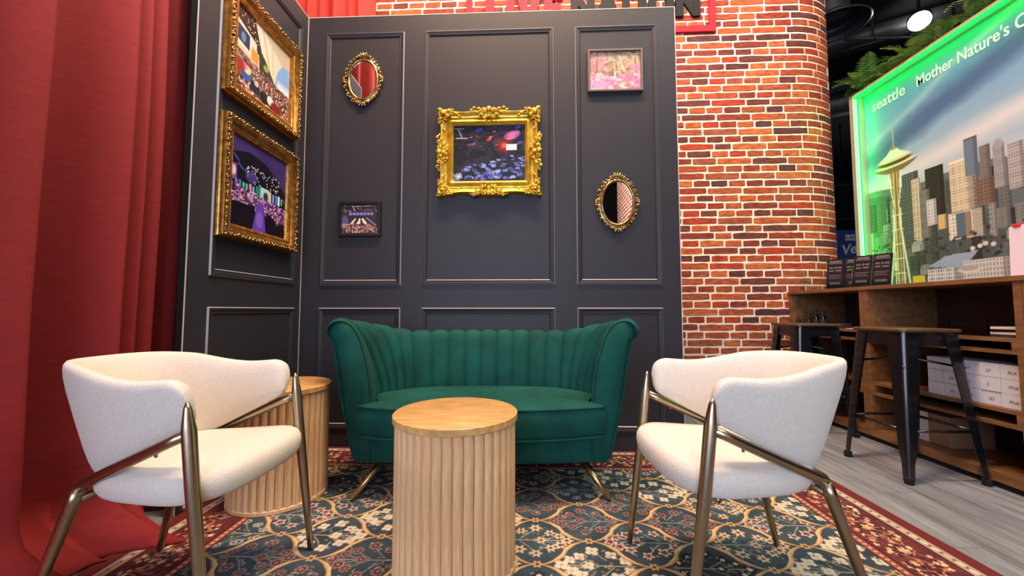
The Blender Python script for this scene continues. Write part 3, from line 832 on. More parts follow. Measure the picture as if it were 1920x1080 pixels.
    # cushion
    def cplan(grow):
        pts = []
        for k in range(49):
            p, nn = at(0.03+0.94*k/48); q = p - nn*(0.012-grow); pts.append((q.x, q.y))
        x0, y0 = pts[0]; x1, y1 = pts[-1]
        w = 0.560+grow
        fr = [(x1, -0.272), (w, -0.285)]
        for k in range(25):
            u = k/24; a = 1-2*u; fr.append((w*a, -0.30 - grow - 0.075*(1-abs(a)**2.6)))
        fr += [(-w, -0.285), (x0, -0.272)]
        return pts + fr
    lev = [(0.272, -0.03), (0.276, -0.008), (0.30, 0.0), (0.34, 0.006), (0.385, 0.003), (0.402, -0.004), (0.412, -0.018), (0.419, -0.05), (0.426, -0.12), (0.43, -0.20)]
    rows = []
    ctr = (0.0, -0.07)
    for z, gw in lev:
        base_ = cplan(0.0); row = []
        for x, y in base_:
            dx, dy = x-ctr[0], y-ctr[1]; l = math.hypot(dx, dy); row.append((ctr[0]+dx*(1+gw/l*1.0), ctr[1]+dy*max(0.15, (1+gw/l*1.0)), z))
        rows.append(row)
    mb = MB().grid(rows, closed_u=True); m = len(rows[0])
    mb.f.append(tuple(range(m-1, -1, -1))); mb.f.append(tuple((len(rows)-1)*m+i for i in range(m)))
    cu = mb.build('seat_cushion', 'green_velvet', t, smooth=True)
    for ri, zz in ((5, 0.004), (1, -0.002)):
        MB().tube([(x*1.002, y*1.004, z+zz) for x, y, z in rows[ri]], 0.0055, 6, closed=True).build('piping', 'green_velvet', cu, smooth=True)
    for sx, y0, y1 in ((-1, -0.19, -0.315), (1, -0.19, -0.315), (-1, 0.14, 0.22), (1, 0.14, 0.22)):
        MB().tube([(sx*0.455, y0, 0.158), (sx*0.572, y1, 0.0085)], [0.019, 0.011], 12).build('leg', 'brass_light', t, smooth=True)
    return t
make_sofa()

# ================================================================== ARMCHAIRS
def make_chair():
    t = thing('armchair', 'cream boucle armchair with bronze tube frame', 'chair', group='cream armchairs facing each other')
    # wrap-around back and arms
    def path(h):
        S = 0.188 + 0.018*h; F0 = 0.198; Lb = 0.345 + 0.120*h; E = 2/2.9; pts = []
        return S, F0, Lb, E
    def pos(phi, h):
        S, F0, Lb, E = path(h); s, c = math.sin(phi), max(0.0, math.cos(phi))
        return Vector((F0 - Lb*c**E, math.copysign(abs(s)**E, s)*S, 0))
    # sample phi uniformly in arc length at h=.5
    N = 600; ph = [-PI/2 + PI*i/N for i in range(N+1)]; P = [pos(a, 0.5) for a in ph]; L = [0]
    for i in range(N): L.append(L[-1]+(P[i+1]-P[i]).length)
    T = L[-1]; M = 56; rows = []; top_inner = []
    ks = [0.0, 0.004, 0.010, 0.018, 0.03] + [0.03+0.94*i/M for i in range(1, M)] + [0.97, 0.982, 0.99, 0.996, 1.0]
    NA = 22
    for q in ks:
        d = q*T; i = max(1, min(N, int(np.searchsorted(L, d)))); f = (d-L[i-1])/(L[i]-L[i-1]); phi = ph[i-1]+(ph[i]-ph[i-1])*f
        phi = max(-PI/2+1e-4, min(PI/2-1e-4, phi))
        fr = pos(phi, 0.3).x
        zb = max(0.385, 0.548 + (fr-0.195)*(0.155/0.33)); 
        back = min(1, max(0, (0.10-fr)/0.28)); back = back*back*(3-2*back)
        zt = 0.672 - 0.012*math.sin(PI*min(1, max(0, (0.195-fr)/0.26))) + 0.030*back
        e = min(d, T-d); cap = 1.0
        if e < 0.055: zt -= 0.060*(1-math.sqrt(max(0, 1-(1-e/0.055)**2))); 
        if e < 0.03: cap = math.sqrt(max(0.02, 1-(1-e/0.03)**2)); zb += 0.02*(1-cap)
        thk = 0.046*(0.35+0.65*cap)
        row = []
        for k in range(NA):
            a = 2*PI*k/NA; sa, ca = math.sin(a), math.cos(a)
            h = 0.5+0.5*math.copysign(abs(sa)**0.55, sa); nn = thk/2*math.copysign(abs(ca)**0.65, ca)
            p0 = pos(phi-0.02, h); p1 = pos(phi+0.02, h); tg = (p1-p0).normalized(); nrm = Vector((tg.y, -tg.x, 0))
            p = pos(phi, h) + nrm*nn
            row.append((p.x, p.y, zb+(zt-zb)*h))
        rows.append(row)
    mb = MB().grid(rows, closed_u=True); m = NA
    mb.f.append(tuple(range(m-1, -1, -1))); mb.f.append(tuple((len(rows)-1)*m+i for i in range(m)))
    bk = mb.build('backrest', 'boucle', t, smooth=True)
    for phs in (-0.62, 0.62):   # stitched seams on the inner side
        pts = []
        for k in range(9):
            h = 0.06+0.88*k/8; p = pos(phs, h); p0 = pos(phs-0.02, h); p1 = pos(phs+0.02, h); tg = (p1-p0).normalized(); nrm = Vector((tg.y, -tg.x, 0))
            c = Vector((0.0, 0, 0)); side = nrm if (c-p).dot(nrm) > 0 else -nrm
            fr = pos(phs, 0.3).x; zb = max(0.385, 0.548 + (fr-0.195)*(0.155/0.33)); back = min(1, max(0, (0.10-fr)/0.28)); back = back*back*(3-2*back); zt = 0.664+0.030*back
            pp = p + side*(0.0228*(1-0.3*abs(2*h-1)**3)); pts.append((pp.x, pp.y, zb+(zt-zb)*h))
        MB().tube(pts, 0.0018, 6).build('seam', 'boucle', bk, smooth=True)
    # seat
    def splan(f):
        pts = []
        for k in range(64):
            a = 2*PI*k/64; c, s = math.cos(a), math.sin(a)
            x = 0.073 + 0.222*math.copysign(abs(c)**0.62, c)*f; w = 0.182 + 0.062*min(1, max(0, (x+0.15)/0.36))
            pts.append((x, w*math.copysign(abs(s)**0.62, s)*f))
        return pts
    lev = [(0.352, 0.90), (0.358, 0.955), (0.370, 0.985), (0.388, 1.0), (0.405, 0.992), (0.418, 0.965), (0.427, 0.91), (0.434, 0.78), (0.438, 0.5), (0.439, 0.2)]
    rows = [[(x, y, z + 0.012*max(0, (x-0.05)/0.25)*(1 if z > 0.38 else 0.5)) for x, y in splan(f)] for z, f in lev]
    mb = MB().grid(rows, closed_u=True); m = 64
    mb.f.append(tuple(range(m-1, -1, -1))); mb.f.append(tuple((len(rows)-1)*m+i for i in range(m)))
    mb.build('seat', 'boucle', t, smooth=True)
    mb = MB(); pl = splan(0.70); mb.prismz(pl, 0.340, 0.353); mb.build('seat_plate', 'rubber', t)
    # frame
    for s in (-1, 1):
        MB().tube([(0.286, 0.222*s, 0.003), (0.266, 0.223*s, 0.15), (0.233, 0.224*s, 0.40), (0.216, 0.224*s, 0.545), (0.210, 0.224*s, 0.60), (0.208, 0.224*s, 0.615)],
                  [0.0095, 0.0125, 0.0165, 0.0165, 0.009, 0.003], 14).build('leg', 'brass_dark', t, smooth=True)
        MB().tube([(-0.236, 0.190*s, 0.005), (-0.198, 0.180*s, 0.15), (-0.143, 0.163*s, 0.34), (-0.132, 0.160*s, 0.374)], [0.010, 0.013, 0.0165, 0.0165], 14).build('leg', 'brass_dark', t, smooth=True)
        MB().tube([(0.216, 0.224*s, 0.538), (0.16, 0.220*s, 0.512), (0.0, 0.208*s, 0.438), (-0.09, 0.184*s, 0.397), (-0.125, 0.165*s, 0.382), (-0.147, 0.135*s, 0.374), (-0.157, 0.08*s, 0.370), (-0.160, 0.0, 0.370)], 0.0135, 12).build('side_rail', 'brass_dark', t, smooth=True)
        MB().tube([(0.13, 0.218*s, 0.497), (0.128, 0.216*s, 0.477)], 0.004, 8).build('rail_screw', 'brass_dark', t, smooth=True)
    MB().tube([(0.18, -0.19, 0.343), (0.18, 0.19, 0.343)], 0.008, 10).build('cross_bar', 'brass_dark', t, smooth=True)
    MB().tube([(-0.13, -0.16, 0.345), (-0.13, 0.16, 0.345)], 0.010, 10).build('cross_bar', 'brass_dark', t, smooth=True)
    for s in (-1, 1): MB().tube([(0.18, 0.1*s, 0.343), (-0.13, 0.1*s, 0.345)], 0.008, 8).build('cross_bar', 'brass_dark', t, smooth=True)
    return t
chair = make_chair()
chair.location = (-1.052, 1.168, 0.0085); chair.rotation_euler = (0, 0, math.radians(0))
chair['label'] = 'cream boucle armchair with bronze frame in front of the red curtain'
copy_tree(chair, (0.668, 1.273, 0.0085), math.radians(184), 'cream boucle armchair with bronze frame nearest the bar stools')

# ================================================================== FLUTED TABLES
def make_table():
    t = thing('side_table', 'round fluted oak side table', 'table', group='round fluted oak tables')
    MB().lathe([(0.200, 0), (0.203, 0.003), (0.203, 0.016), (0.200, 0.019)], 64).build('base_ring', 'oak', t, auto=40)
    MB().lathe([(0.186, 0.019), (0.186, 0.478)], 64).build('core', 'oak', t, auto=40)
    n = 38; R = 0.188; w = 2*PI*R/n/2*1.02
    mb = MB(); rows = []
    for z in (0.019, 0.477):
        rows.append([(w*0.98*math.sin(a), -0.0135*math.cos(a), z) for a in np.linspace(-PI/2, PI/2, 9)])
    me = mb.grid(rows).mesh('slat', 'oak', smooth=True)
    for k in range(n):
        a = 2*PI*k/n; inst('slat', me, t, (R*math.sin(a), -R*math.cos(a), 0), (0, 0, a))
    MB().lathe([(0.205, 0.476), (0.2085, 0.479), (0.2085, 0.498), (0.206, 0.5)], 72).build('table_top', 'oak_top', t, auto=40)
    return t
tb = make_table(); tb.location = (-0.244, 1.336, 0.0085); tb.rotation_euler = (0, 0, 0.05)
tb['label'] = 'round fluted oak table standing in front of the green sofa'
copy_tree(tb, (-1.14, 1.785, 0.0085), 0.4, 'round fluted oak table beside the sofa, half hidden by an armchair')

# ================================================================== WALL PICTURES AND MIRRORS
def curl(mb, cx, cz, r, a0, turns, rad, y=-0.03, n=16, sq=1.0):
    pts = []; rr = []
    for i in range(n):
        t = i/(n-1); a = a0 + turns*2*PI*t; q = r*(1-0.78*t)
        pts.append((cx + q*math.cos(a), y - 0.010*t, cz + q*math.sin(a)*sq)); rr.append(rad*(0.75+0.5*math.sin(PI*min(1, t*1.2)))*(1-0.25*t))
    mb.tube(pts, rr, 7); mb.ell((cx, y-0.012, cz), (rad*1.3, rad*1.2, rad*1.3), 8, 5)
    return mb
def leaf(mb, cx, cz, L, ang, y=-0.03, w=0.35):
    R = Matrix.Rotation(-ang, 3, 'Y')
    return mb.ell((cx, y, cz), (L/2, L*0.16, L*w/2), 8, 5, R)

def backboard(W, H, d, parent): return MB().box(d, W-d, -0.010, -0.001, d, H-d).build('backboard', 'frame_black', parent)
def photo(W, H, d, y, parent, paint, step=0.0032):
    w, h = W-2*d, H-2*d
    cv = Cv(np.linspace(0, w, int(w/step)), np.linspace(0, h, int(h/step))); paint(cv, w, h)
    return cv.sheet('photo_print', 'photo_print', parent, lambda X, Y: (X+d, np.full_like(X, y), Y+d))

def paint_amphitheatre(c, w, h):
    P = lambda u, v: (u*w, (1-v)*h)
    g = random.Random(2)
    c.a[:] = np.array((206,196,180))/255
    c.vgrad(0.25*h, h, (206,200,190), (186,170,150))
    c.poly([P(0,0), P(.42,0), P(.50,.42), P(.30,.40), P(0,.16)], (52,42,36))
    for k in range(46):
        u, v = g.uniform(0,.42), g.uniform(0,.34)
        if v < .16+.6*u: c.ell(*P(u,v), .0035, .0035, (232,222,196))
    c.poly([P(.30,.0), P(.42,0), P(.86,.30), P(.72,.58), P(.50,.52)], (214,204,186)); c.line(*P(.44,.02), *P(.60,.52), .006, (168,156,138)); c.line(*P(.62,.12), *P(.66,.50), .005, (182,170,152))
    c.poly([P(.70,.58), P(.74,.40), P(.84,.26), P(1,.22), P(1,.62), P(.80,.60)], (122,166,222)); c.vgrad(.40*h, .50*h, (214,226,238), (150,186,228), (c.X > .74*w) & (c.Y < .50*h) & (c.Y > .38*h))
    c.poly([P(0,.16), P(.34,.30), P(.36,.56), P(0,.50)], (204,198,192)); c.poly([P(0,.22), P(.22,.28), P(.22,.47), P(0,.42)], (40,56,88)); c.ell(*P(.12,.36), .02, .03, (120,150,190), .7)
    c.poly([P(.26,.38), P(.38,.42), P(.38,.56), P(.25,.54)], (196,136,66)); c.poly([P(0,.47), P(.40,.58), P(.40,.62), P(0,.53)], (210,180,150))
    c.poly([P(.38,.30), P(.50,.40), P(.70,.62), P(.40,.60)], (50,58,44)); c.ell(*P(.52,.50), .025, .02, (160,180,70), .8)
    c.poly([P(0,.52), P(.40,.60), P(.70,.62), P(1,.64), P(1,1), P(0,1)], (92,62,58))
    for k in range(1500):
        v = .54 + .46*g.random()**1.3; u = g.random()
        if v < .54+.09*u: continue
        s = .0035+.014*(v-.5)**1.2
        col = g.choice([(40,32,34),(60,40,38),(150,104,84),(196,150,124),(222,210,204),(170,60,60),(92,96,120),(120,60,56),(30,26,30),(226,190,170)])
        c.ell(*P(u,v), s*.7, s, col, .95)
    for u, v, s, col in ((.18,.78,.05,(56,92,160)), (.20,.72,.032,(226,196,150)), (.34,.86,.045,(34,36,60)), (.50,.90,.045,(22,20,24)), (.14,.70,.03,(196,110,170)), (.62,.88,.035,(224,222,226)), (.06,.66,.035,(120,140,190)), (.72,.94,.05,(130,34,36)), (.36,.80,.022,(214,180,160)), (.06,.72,.05,(150,50,40))):
        c.ell(*P(u,v), s*.9, s*.8, col)
def paint_purple_stage(c, w, h):
    P = lambda u, v: (u*w, (1-v)*h); g = random.Random(4)
    c.vgrad(0, h, (16,10,28), (66,52,120)); n = vnoise(c.w, c.h, 6, 8); c.tint(n > .5, (84,56,128), .45)
    c.poly([P(0,.20), P(.30,.12), P(.60,.16), P(1,.42), P(1,.62), P(0,.55)], (20,18,34))
    for k in range(70): c.ell(*P(g.uniform(.25,.85), g.uniform(.26,.46)), .004, .004, (226,226,250))
    c.ell(*P(.34,.40), .05, .035, (92,84,190), .6)
    for u, v in ((.05,.22),(.12,.30),(.22,.34),(.84,.48),(.94,.50)): c.line(*P(u,v), *P(u+.07,v+.05), .006, (70,90,190))
    c.rect(*sorted((0, .10*w)), .50*h, .68*h, (122,70,170)); c.ell(*P(.05,.40), .018, .03, (216,196,226))
    x = .08
    for k in range(16):
        col = g.choice([(206,226,244),(120,160,226),(232,236,240),(70,190,160),(216,140,170),(90,130,210)])
        if .40 < x < .68: x += .052; continue
        hh = g.uniform(.08,.13); c.rect(x*w, (x+.036)*w, (.46-hh/2)*h, (.46+hh/2)*h, col); x += .056
    c.rect(.42*w,.50*w,.38*h,.53*h,(40,130,110)); c.rect(.50*w,.66*w,.37*h,.54*h,(170,216,220)); c.ell(.60*w,.44*h,.022,.03,(40,60,80)); c.rect(.66*w,.70*w,.38*h,.53*h,(216,200,170))
    for k in range(900):
        v = .58+.20*g.random(); u = g.random()
        c.ell(*P(u, v+.10*u-.05), .006, .006, g.choice([(150,90,180),(196,140,200),(90,50,130),(60,34,90),(226,190,220),(40,24,60)]), .9)
    c.poly([P(0,.74), P(.42,.72), P(.36,1), P(0,1)], (16,12,28)); c.poly([P(.62,.74), P(1,.88), P(1,1), P(.60,1)], (18,12,32)); c.poly([P(.46,.64), P(.56,.64), P(.62,1), P(.38,1)], (96,66,190)); c.ell(*P(.50,.86), .03, .05, (140,110,226), .7); c.ell(*P(.51,.645), .01, .006, (230,90,70))
    for u, v in ((.18,.66),(.84,.82),(.30,.62)): c.glow(*P(u,v), .03, (250,210,200), .9)
def paint_arena(c, w, h):
    P = lambda u, v: (u*w, (1-v)*h); g = random.Random(6)
    c.a[:] = np.array((24,24,34))/255; n = vnoise(c.w, c.h, 10, 2); c.tint(n > .55, (52,50,66), .6)
    for k in range(26): c.line(*P(g.random(), g.random()*.5), *P(g.random(), g.random()*.5), .0016, (90,90,104), .5)
    c.rect(.02*w,.15*w,.93*h,.945*h,(170,176,186)); c.line(*P(.07,.08), *P(.12,.22), .003, (190,196,206)); c.rect(.03*w,.20*w,.76*h,.772*h,(160,166,176))
    c.ell(*P(.82,.19), .06, .032, (150,84,160), 1, rot=.35); c.ell(*P(.84,.16), .045, .016, (196,120,170), .8, rot=.35); c.ell(*P(.80,.24), .03, .012, (240,130,120), .7, rot=.3)
    for u, v, s, col in ((.28,.34,.02,(120,80,170)),(.50,.26,.02,(220,90,70)),(.52,.22,.014,(226,120,90)),(.22,.35,.012,(220,60,60)),(.36,.09,.03,(70,70,170)),(.60,.36,.012,(130,110,190)),(.92,.33,.025,(90,84,160)),(.90,.05,.025,(90,70,190)),(.25,.22,.012,(200,80,70)),(.57,.12,.012,(230,110,70)),(.33,.2,.01,(190,80,60))): c.ell(*P(u,v), s, s*.45, col, .85, rot=.3)
    c.glow(*P(.70,.38), .085, (236,44,30), 1.0); c.glow(*P(.71,.37), .03, (255,140,90), 1.0); c.rect(.735*w,.885*w,.545*h,.65*h,(206,226,240))
    for k in range(90):
        v = .56+.42*g.random(); u = g.random()
        if v < .80-.30*u+.0: continue
        s = .010+.030*(v-.5)
        c.ell(*P(u,v), s, s*.5, g.choice([(70,96,190),(110,140,220),(150,186,240),(90,80,180),(60,70,140)]), .9)
        for q in range(6): c.ell(u*w+g.uniform(-s,s), (1-v)*h+g.uniform(-s,s)*.5, s*.16, s*.12, g.choice([(200,216,250),(170,150,220),(30,34,70)]))
    c.poly([P(.03,.88), P(.11,.84), P(.13,.93), P(.05,.97)], (150,160,180)); c.poly([P(.06,.90), P(.09,.885), P(.10,.92), P(.07,.935)], (220,226,236))
def paint_beams(c, w, h):
    P = lambda u, v: (u*w, (1-v)*h); g = random.Random(8)
    c.a[:] = np.array((60,54,62))/255; n = vnoise(c.w, c.h, 8, 3); c.tint(n > .5, (40,36,46), .6)
    for k in range(60): c.ell(*P(g.random(), g.uniform(.03,.25)), .004, .003, g.choice([(170,130,110),(90,80,90),(210,190,180)]))
    c.line(*P(.28,.03), *P(.36,.22), .004, (196,180,180)); c.line(*P(.3,.07), *P(.48,.06), .003, (230,214,206)); c.line(*P(.62,.06), *P(.80,.05), .003, (230,214,206))
    c.rect(.20*w,.86*w,.62*h,.73*h,(92,90,160))
    for k in range(7): c.ell(*P(.24+.1*k,.33), .008, .008, (150,146,220))
    c.ell(*P(.08,.62), .03, .05, (86,92,140), .9)
    for x0, x1, xb, col in ((.36,.40,.22,(236,220,206)),(.48,.52,.44,(240,226,214)),(.54,.60,.66,(244,232,222)),(.50,.51,.40,(240,220,206))): c.poly([P(x0,.48), P(x1,.48), P(xb+.08,.72), P(xb-.03,.72)], col, .95)
    c.line(*P(.68,.46), *P(.92,.70), .003, (180,180,240))
    for k in range(420): c.ell(*P(g.random(), .68+.30*g.random()), .0045, .0055, g.choice([(150,104,98),(110,70,70),(196,150,140),(60,36,40),(220,190,180),(90,60,60)]))
def paint_pink(c, w, h):
    P = lambda u, v: (u*w, (1-v)*h); g = random.Random(9)
    c.a[:] = np.array((150,128,110))/255; n = vnoise(c.w, c.h, 9, 5); c.tint(n > .52, (196,170,140), .7); c.tint(n < .40, (120,100,92), .6)
    c.rect(0, .30*w, .5*h, h, (216,130,170), .55)
    for k in range(12):
        u = g.random(); c.line(*P(u, 0), *P(u+g.uniform(-.05,.05), .6), .005, g.choice([(110,92,80),(190,160,110),(150,120,100)]), .7)
    c.line(*P(.58,.1), *P(.68,.5), .008, (222,190,140)); c.ell(*P(.92,.42), .04, .03, (216,130,180), .8)
    m = vnoise(c.w, c.h, 12, 7); low = c.Y < (.40*h + .05*h*np.sin(c.X*30))
    c.tint(low, (226,136,170), .85); c.tint(low & (m > .55), (246,190,206), .8); c.tint(low & (m < .40), (190,96,136), .7)
    c.ell(*P(.25,.86), .06, .018, (240,150,190), 1, rot=.3); c.ell(*P(.70,.88), .05, .02, (236,200,160)); c.ell(*P(.75,.88), .025, .016, (214,120,130)); c.ell(*P(.50,.60), .006, .03, (240,200,210))
    for k in range(120): c.ell(*P(g.random(), g.uniform(0,.55)), .003, .003, g.choice([(250,240,220),(240,214,150),(250,250,240)]), .9)

# ---- two gilt photograph frames on the narrow wall
def gilt_frame(z0, Hh, label, paint, seed):
    W = 0.575
    t = thing('picture_frame', label, 'picture', (-1.45, 1.715, z0), PI/2, 'gilt framed concert photographs')
    prof = [(0.0, 0.0), (0.0, 0.018), (0.004, 0.024), (0.002, 0.030), (0.006, 0.044), (0.020, 0.050), (0.034, 0.046), (0.042, 0.034), (0.050, 0.030), (0.058, 0.032), (0.064, 0.026), (0.070, 0.025), (0.074, 0.012)]
    ring_sweep(MB(), 0, W, 0, Hh, prof, seg=1).build('frame', 'gold_dark', t, auto=50)
    backboard(W, Hh, 0.03, t)
    g = random.Random(seed)
    for side in range(4):
        mb = MB(); Ls = W if side % 2 == 0 else Hh; k = 0; s = 0.012
        while s < Ls-0.008:
            if side == 0: x, z = s, 0.014
            elif side == 1: x, z = W-0.014, s
            elif side == 2: x, z = s, Hh-0.014
            else: x, z = 0.014, s
            r = 0.0085 if k % 2 else 0.0062
            ox, oz = (g.uniform(-.003,.003), g.uniform(-.004,.006)) if side % 2 == 0 else (g.uniform(-.004,.006), g.uniform(-.003,.003))
            ang = (0 if side % 2 == 0 else PI/2) + (0.7 if k % 2 else -0.7)
            leaf(mb, x+ox, z+oz, r*2.5, ang, -0.050, 0.55)
            if k % 3 == 0: mb.ell((x-ox, -0.054, z-oz), (0.0055, 0.0055, 0.0055), 6, 4)
            s += 0.0125; k += 1
        mb.build('leaf_carving', 'gold_antique', t, smooth=True)
    mb = MB(); d = 0.0665
    for (xa, za, xb, zb) in ((d, d, W-d, d), (W-d, d, W-d, Hh-d), (W-d, Hh-d, d, Hh-d), (d, Hh-d, d, d)):
        n = int(math.hypot(xb-xa, zb-za)/0.007)
        for i in range(n):
            u = i/n; mb.ell((xa+(xb-xa)*u, -0.0265, za+(zb-za)*u), (0.0026, 0.0026, 0.0026), 5, 3)
    mb.build('bead_row', 'gold_dark', t, smooth=True)
    photo(W, Hh, 0.072, -0.013, t, paint)
    return t
gilt_frame(1.895, 0.565, 'gilt frame with a daytime amphitheatre crowd photo, upper of two on the narrow wall', paint_amphitheatre, 1)
gilt_frame(1.198, 0.595, 'gilt frame holding a purple night concert photo, lower of two on the narrow wall', paint_purple_stage, 2)

# ---- big gold baroque frame
def baroque_frame():
    W, H = 0.655, 0.563
    t = thing('picture_frame', 'large ornate bright gold frame with a blue arena photo above the sofa', 'picture', (-0.570, 2.42, 1.568))
    def wob(k, t_, ins):
        f = max(0, 1-ins/0.05); c = math.cos(2*PI*t_*2)
        return f*(0.010*c - 0.006)
    prof = [(0.0, 0.0), (0.0, 0.014), (0.004, 0.030), (0.012, 0.042), (0.022, 0.040), (0.036, 0.028), (0.052, 0.022), (0.066, 0.024), (0.076, 0.034), (0.084, 0.036), (0.090, 0.026), (0.097, 0.022), (0.102, 0.010)]
    ring_sweep(MB(), 0, W, 0, H, prof, seg=24, wob=wob).build('frame', 'gold_leaf', t, auto=60)
    backboard(W, H, 0.04, t)
    for sx, sz, cx, cz in ((1,1,0,0), (-1,1,W,0), (-1,-1,W,H), (1,-1,0,H)):
        mb = MB(); y = -0.040
        def C(x, z, r, a0, tu, rad):
            a = a0 if sx*sz > 0 else -a0
            if sx < 0: a = a + PI if sx*sz > 0 else PI + a
            curl(mb, cx+sx*x, cz+sz*z, r, a, tu*(1 if sx*sz > 0 else -1), rad, y)
        C(.034, .034, .030, .8, 1.3, .0065); C(.072, .020, .020, 2.4, -1.2, .0050); C(.020, .072, .020, -0.8, 1.2, .0050)
        C(.098, .014, .012, 1.0, 1.0, .0038); C(.014, .098, .012, 0.5, -1.0, .0038); C(.060, .052, .015, 3.4, 1.0, .0045); C(.014, .014, .017, 3.6, 1.0, .006)
        for (x, z, L, a) in ((.045,.062,.05,.9), (.062,.040,.05,.5), (.085,.034,.046,.1), (.034,.086,.046,1.4), (.118,.030,.05,.15), (.030,.118,.05,1.45), (.135,.044,.03,.6), (.044,.135,.03,1.0), (.150,.028,.028,-.2), (.028,.150,.028,1.7), (.012,.044,.04,1.5), (.044,.010,.04,0.1)):
            ang = a if sx*sz > 0 else -a
            leaf(mb, cx+sx*x, cz+sz*z, L, ang, y+0.006, 0.42)
        mb.ell((cx+sx*.036, y-0.014, cz+sz*.036), (.013, .011, .013), 10, 6)
        mb.build('corner_ornament', 'gold_leaf', t, smooth=True)
    for (cx, cz, ax, az) in ((W/2, 0, 1, 0), (W/2, H, 1, 0), (0, H/2, 0, 1), (W, H/2, 0, 1)):
        mb = MB(); y = -0.040
        inx = 0 if ax else (1 if cx == 0 else -1); inz = 0 if az else (1 if cz == 0 else -1)
        def Q(a, d): return (cx + ax*a + inx*d, cz + az*a + inz*d)
        for s in (-1, 1):
            for a, d, r, tu, rad in ((.030,.022,.022,1.2,.0055), (.066,.014,.018,-1.2,.0048), (.094,.006,.012,1.1,.0042), (.048,.050,.014,1.0,.0042), (.018,.058,.012,-1.0,.0036), (.078,.036,.011,1.0,.0036)):
                x, z = Q(s*a, d-0.006); base_a = math.atan2(inz*1.0, inx*1.0)
                curl(mb, x+inx*.004, z+inz*.004, r*.9, base_a + s*0.8, tu*s, rad, y)
            for a, d, L in ((.060,.034,.04), (.036,.060,.036), (.090,.020,.034), (.112,.010,.03)):
                x, z = Q(s*a, d); leaf(mb, x, z, L, (0.5*s if ax else PI/2-0.5*s), y+0.006, 0.45)
        x, z = Q(0, .012); mb.ell((x, y-.010, z), (.017, .010, .017), 10, 6)
        x, z = Q(0, .040); mb.ell((x, y, z), (.014 if ax else .022, .008, .022 if ax else .014), 10, 6)
        x, z = Q(0, .004); curl(mb, x, z, .012, 0, 1.0, .005, y)
        mb.build('cartouche', 'gold_leaf', t, smooth=True)
    photo(W, H, 0.098, -0.013, t, paint_arena)
baroque_frame()

# ---- plain frames
def plain_frame(x0, z0, W, H, rail, material, label, paint, depth=0.022):
    t = thing('picture_frame', label, 'picture', (x0, 2.42, z0), 0, 'small plain framed photographs')
    prof = [(0, 0), (0, depth-0.002), (0.002, depth), (rail-0.003, depth), (rail, depth-0.003), (rail, 0.008)]
    ring_sweep(MB(), 0, W, 0, H, prof).build('frame', material, t, auto=30)
    backboard(W, H, 0.006, t)
    photo(W, H, rail-0.001, -0.012, t, paint, 0.0024)
plain_frame(-1.206, 1.320, 0.274, 0.226, 0.021, 'frame_black', 'small black framed photo of a concert with white light beams', paint_beams)
plain_frame(0.385, 2.232, 0.346, 0.276, 0.014, 'frame_grey', 'small thin grey framed photo of a pink woodland scene', paint_pink, 0.026)

# ---- oval mirrors
def oval_mirror(cx, cz, a, b, label):
    """a, b: half width / height of the glass"""
    t = thing('oval_mirror', label, 'mirror', (cx, 2.42, cz-b-0.05), 0, 'small oval gilt mirrors')
    oz = b+0.05; n = 56
    prof = [(0.030, 0.0), (0.030, 0.008), (0.024, 0.013), (0.013, 0.012), (0.008, 0.020), (0.003, 0.021), (-0.002, 0.016), (-0.003, 0.006)]
    rows = []
    for e, hh in prof:
        rows.append([((a+e)*math.cos(2*PI*k/n), -hh, oz+(b+e)*math.sin(2*PI*k/n)) for k in range(n)])
    MB().grid(rows, closed_u=True).build('frame', 'mirror_gold', t, smooth=True)
    mb = MB(); m = 34
    for k in range(m):
        an = 2*PI*(k+0.5)/m; x = (a+0.030)*math.cos(an); z = oz+(b+0.031)*math.sin(an)
        if k % 2: mb.ell((x, -0.013, z), (0.0075, 0.0075, 0.0075), 7, 5)
        else: curl(mb, x, z, 0.013, an+PI/2, 1.1 if math.cos(an) > 0 else -1.1, 0.0034, -0.010, 11)
        x2 = (a+0.019)*math.cos(an+0.09); z2 = oz+(b+0.020)*math.sin(an+0.09); mb.ell((x2, -0.014, z2), (0.0042, 0.004, 0.0042), 6, 4)
    mb.build('beading', 'mirror_gold', t, smooth=True)
    for an, s in ((PI/2, 1.15), (-PI/2, 1.15), (0, 0.8), (PI, 0.8)):
        mb = MB(); x = (a+0.034)*math.cos(an); z = oz+(b+0.034)*math.sin(an)
        dx, dz = math.cos(an), math.sin(an)
        for q in (-1, 0, 1): leaf(mb, x + dx*0.004*s - dz*0.013*q*s, z + dz*0.004*s + dx*0.013*q*s, 0.030*s, an+0.5*q, -0.016, 0.45)
        for q in (-1, 1): curl(mb, x - dz*0.026*q*s - dx*0.006, z + dx*0.026*q*s - dz*0.006, 0.012*s, an+q, 1.1*q, 0.0035*s, -0.013, 11)
        mb.ell((x, -0.020, z), (0.007*s, 0.006, 0.007*s), 8, 5)
        mb.build('crest', 'mirror_gold', t, smooth=True)
    ring = [((a-0.001)*math.cos(2*PI*k/n), -0.009, oz+(b-0.001)*math.sin(2*PI*k/n)) for k in range(n)]
    mb = MB(); mb.v = ring; mb.f = [tuple(range(n))]
    mb.build('glass', 'mirror_glass', t)
    return t
oval_mirror(-1.070, 2.352, 0.090, 0.128, 'small oval gilt mirror reflecting the red curtain, upper left of the wall')
oval_mirror(0.562, 1.520, 0.094, 0.136, 'small oval gilt mirror reflecting bricks, under the pink photo')

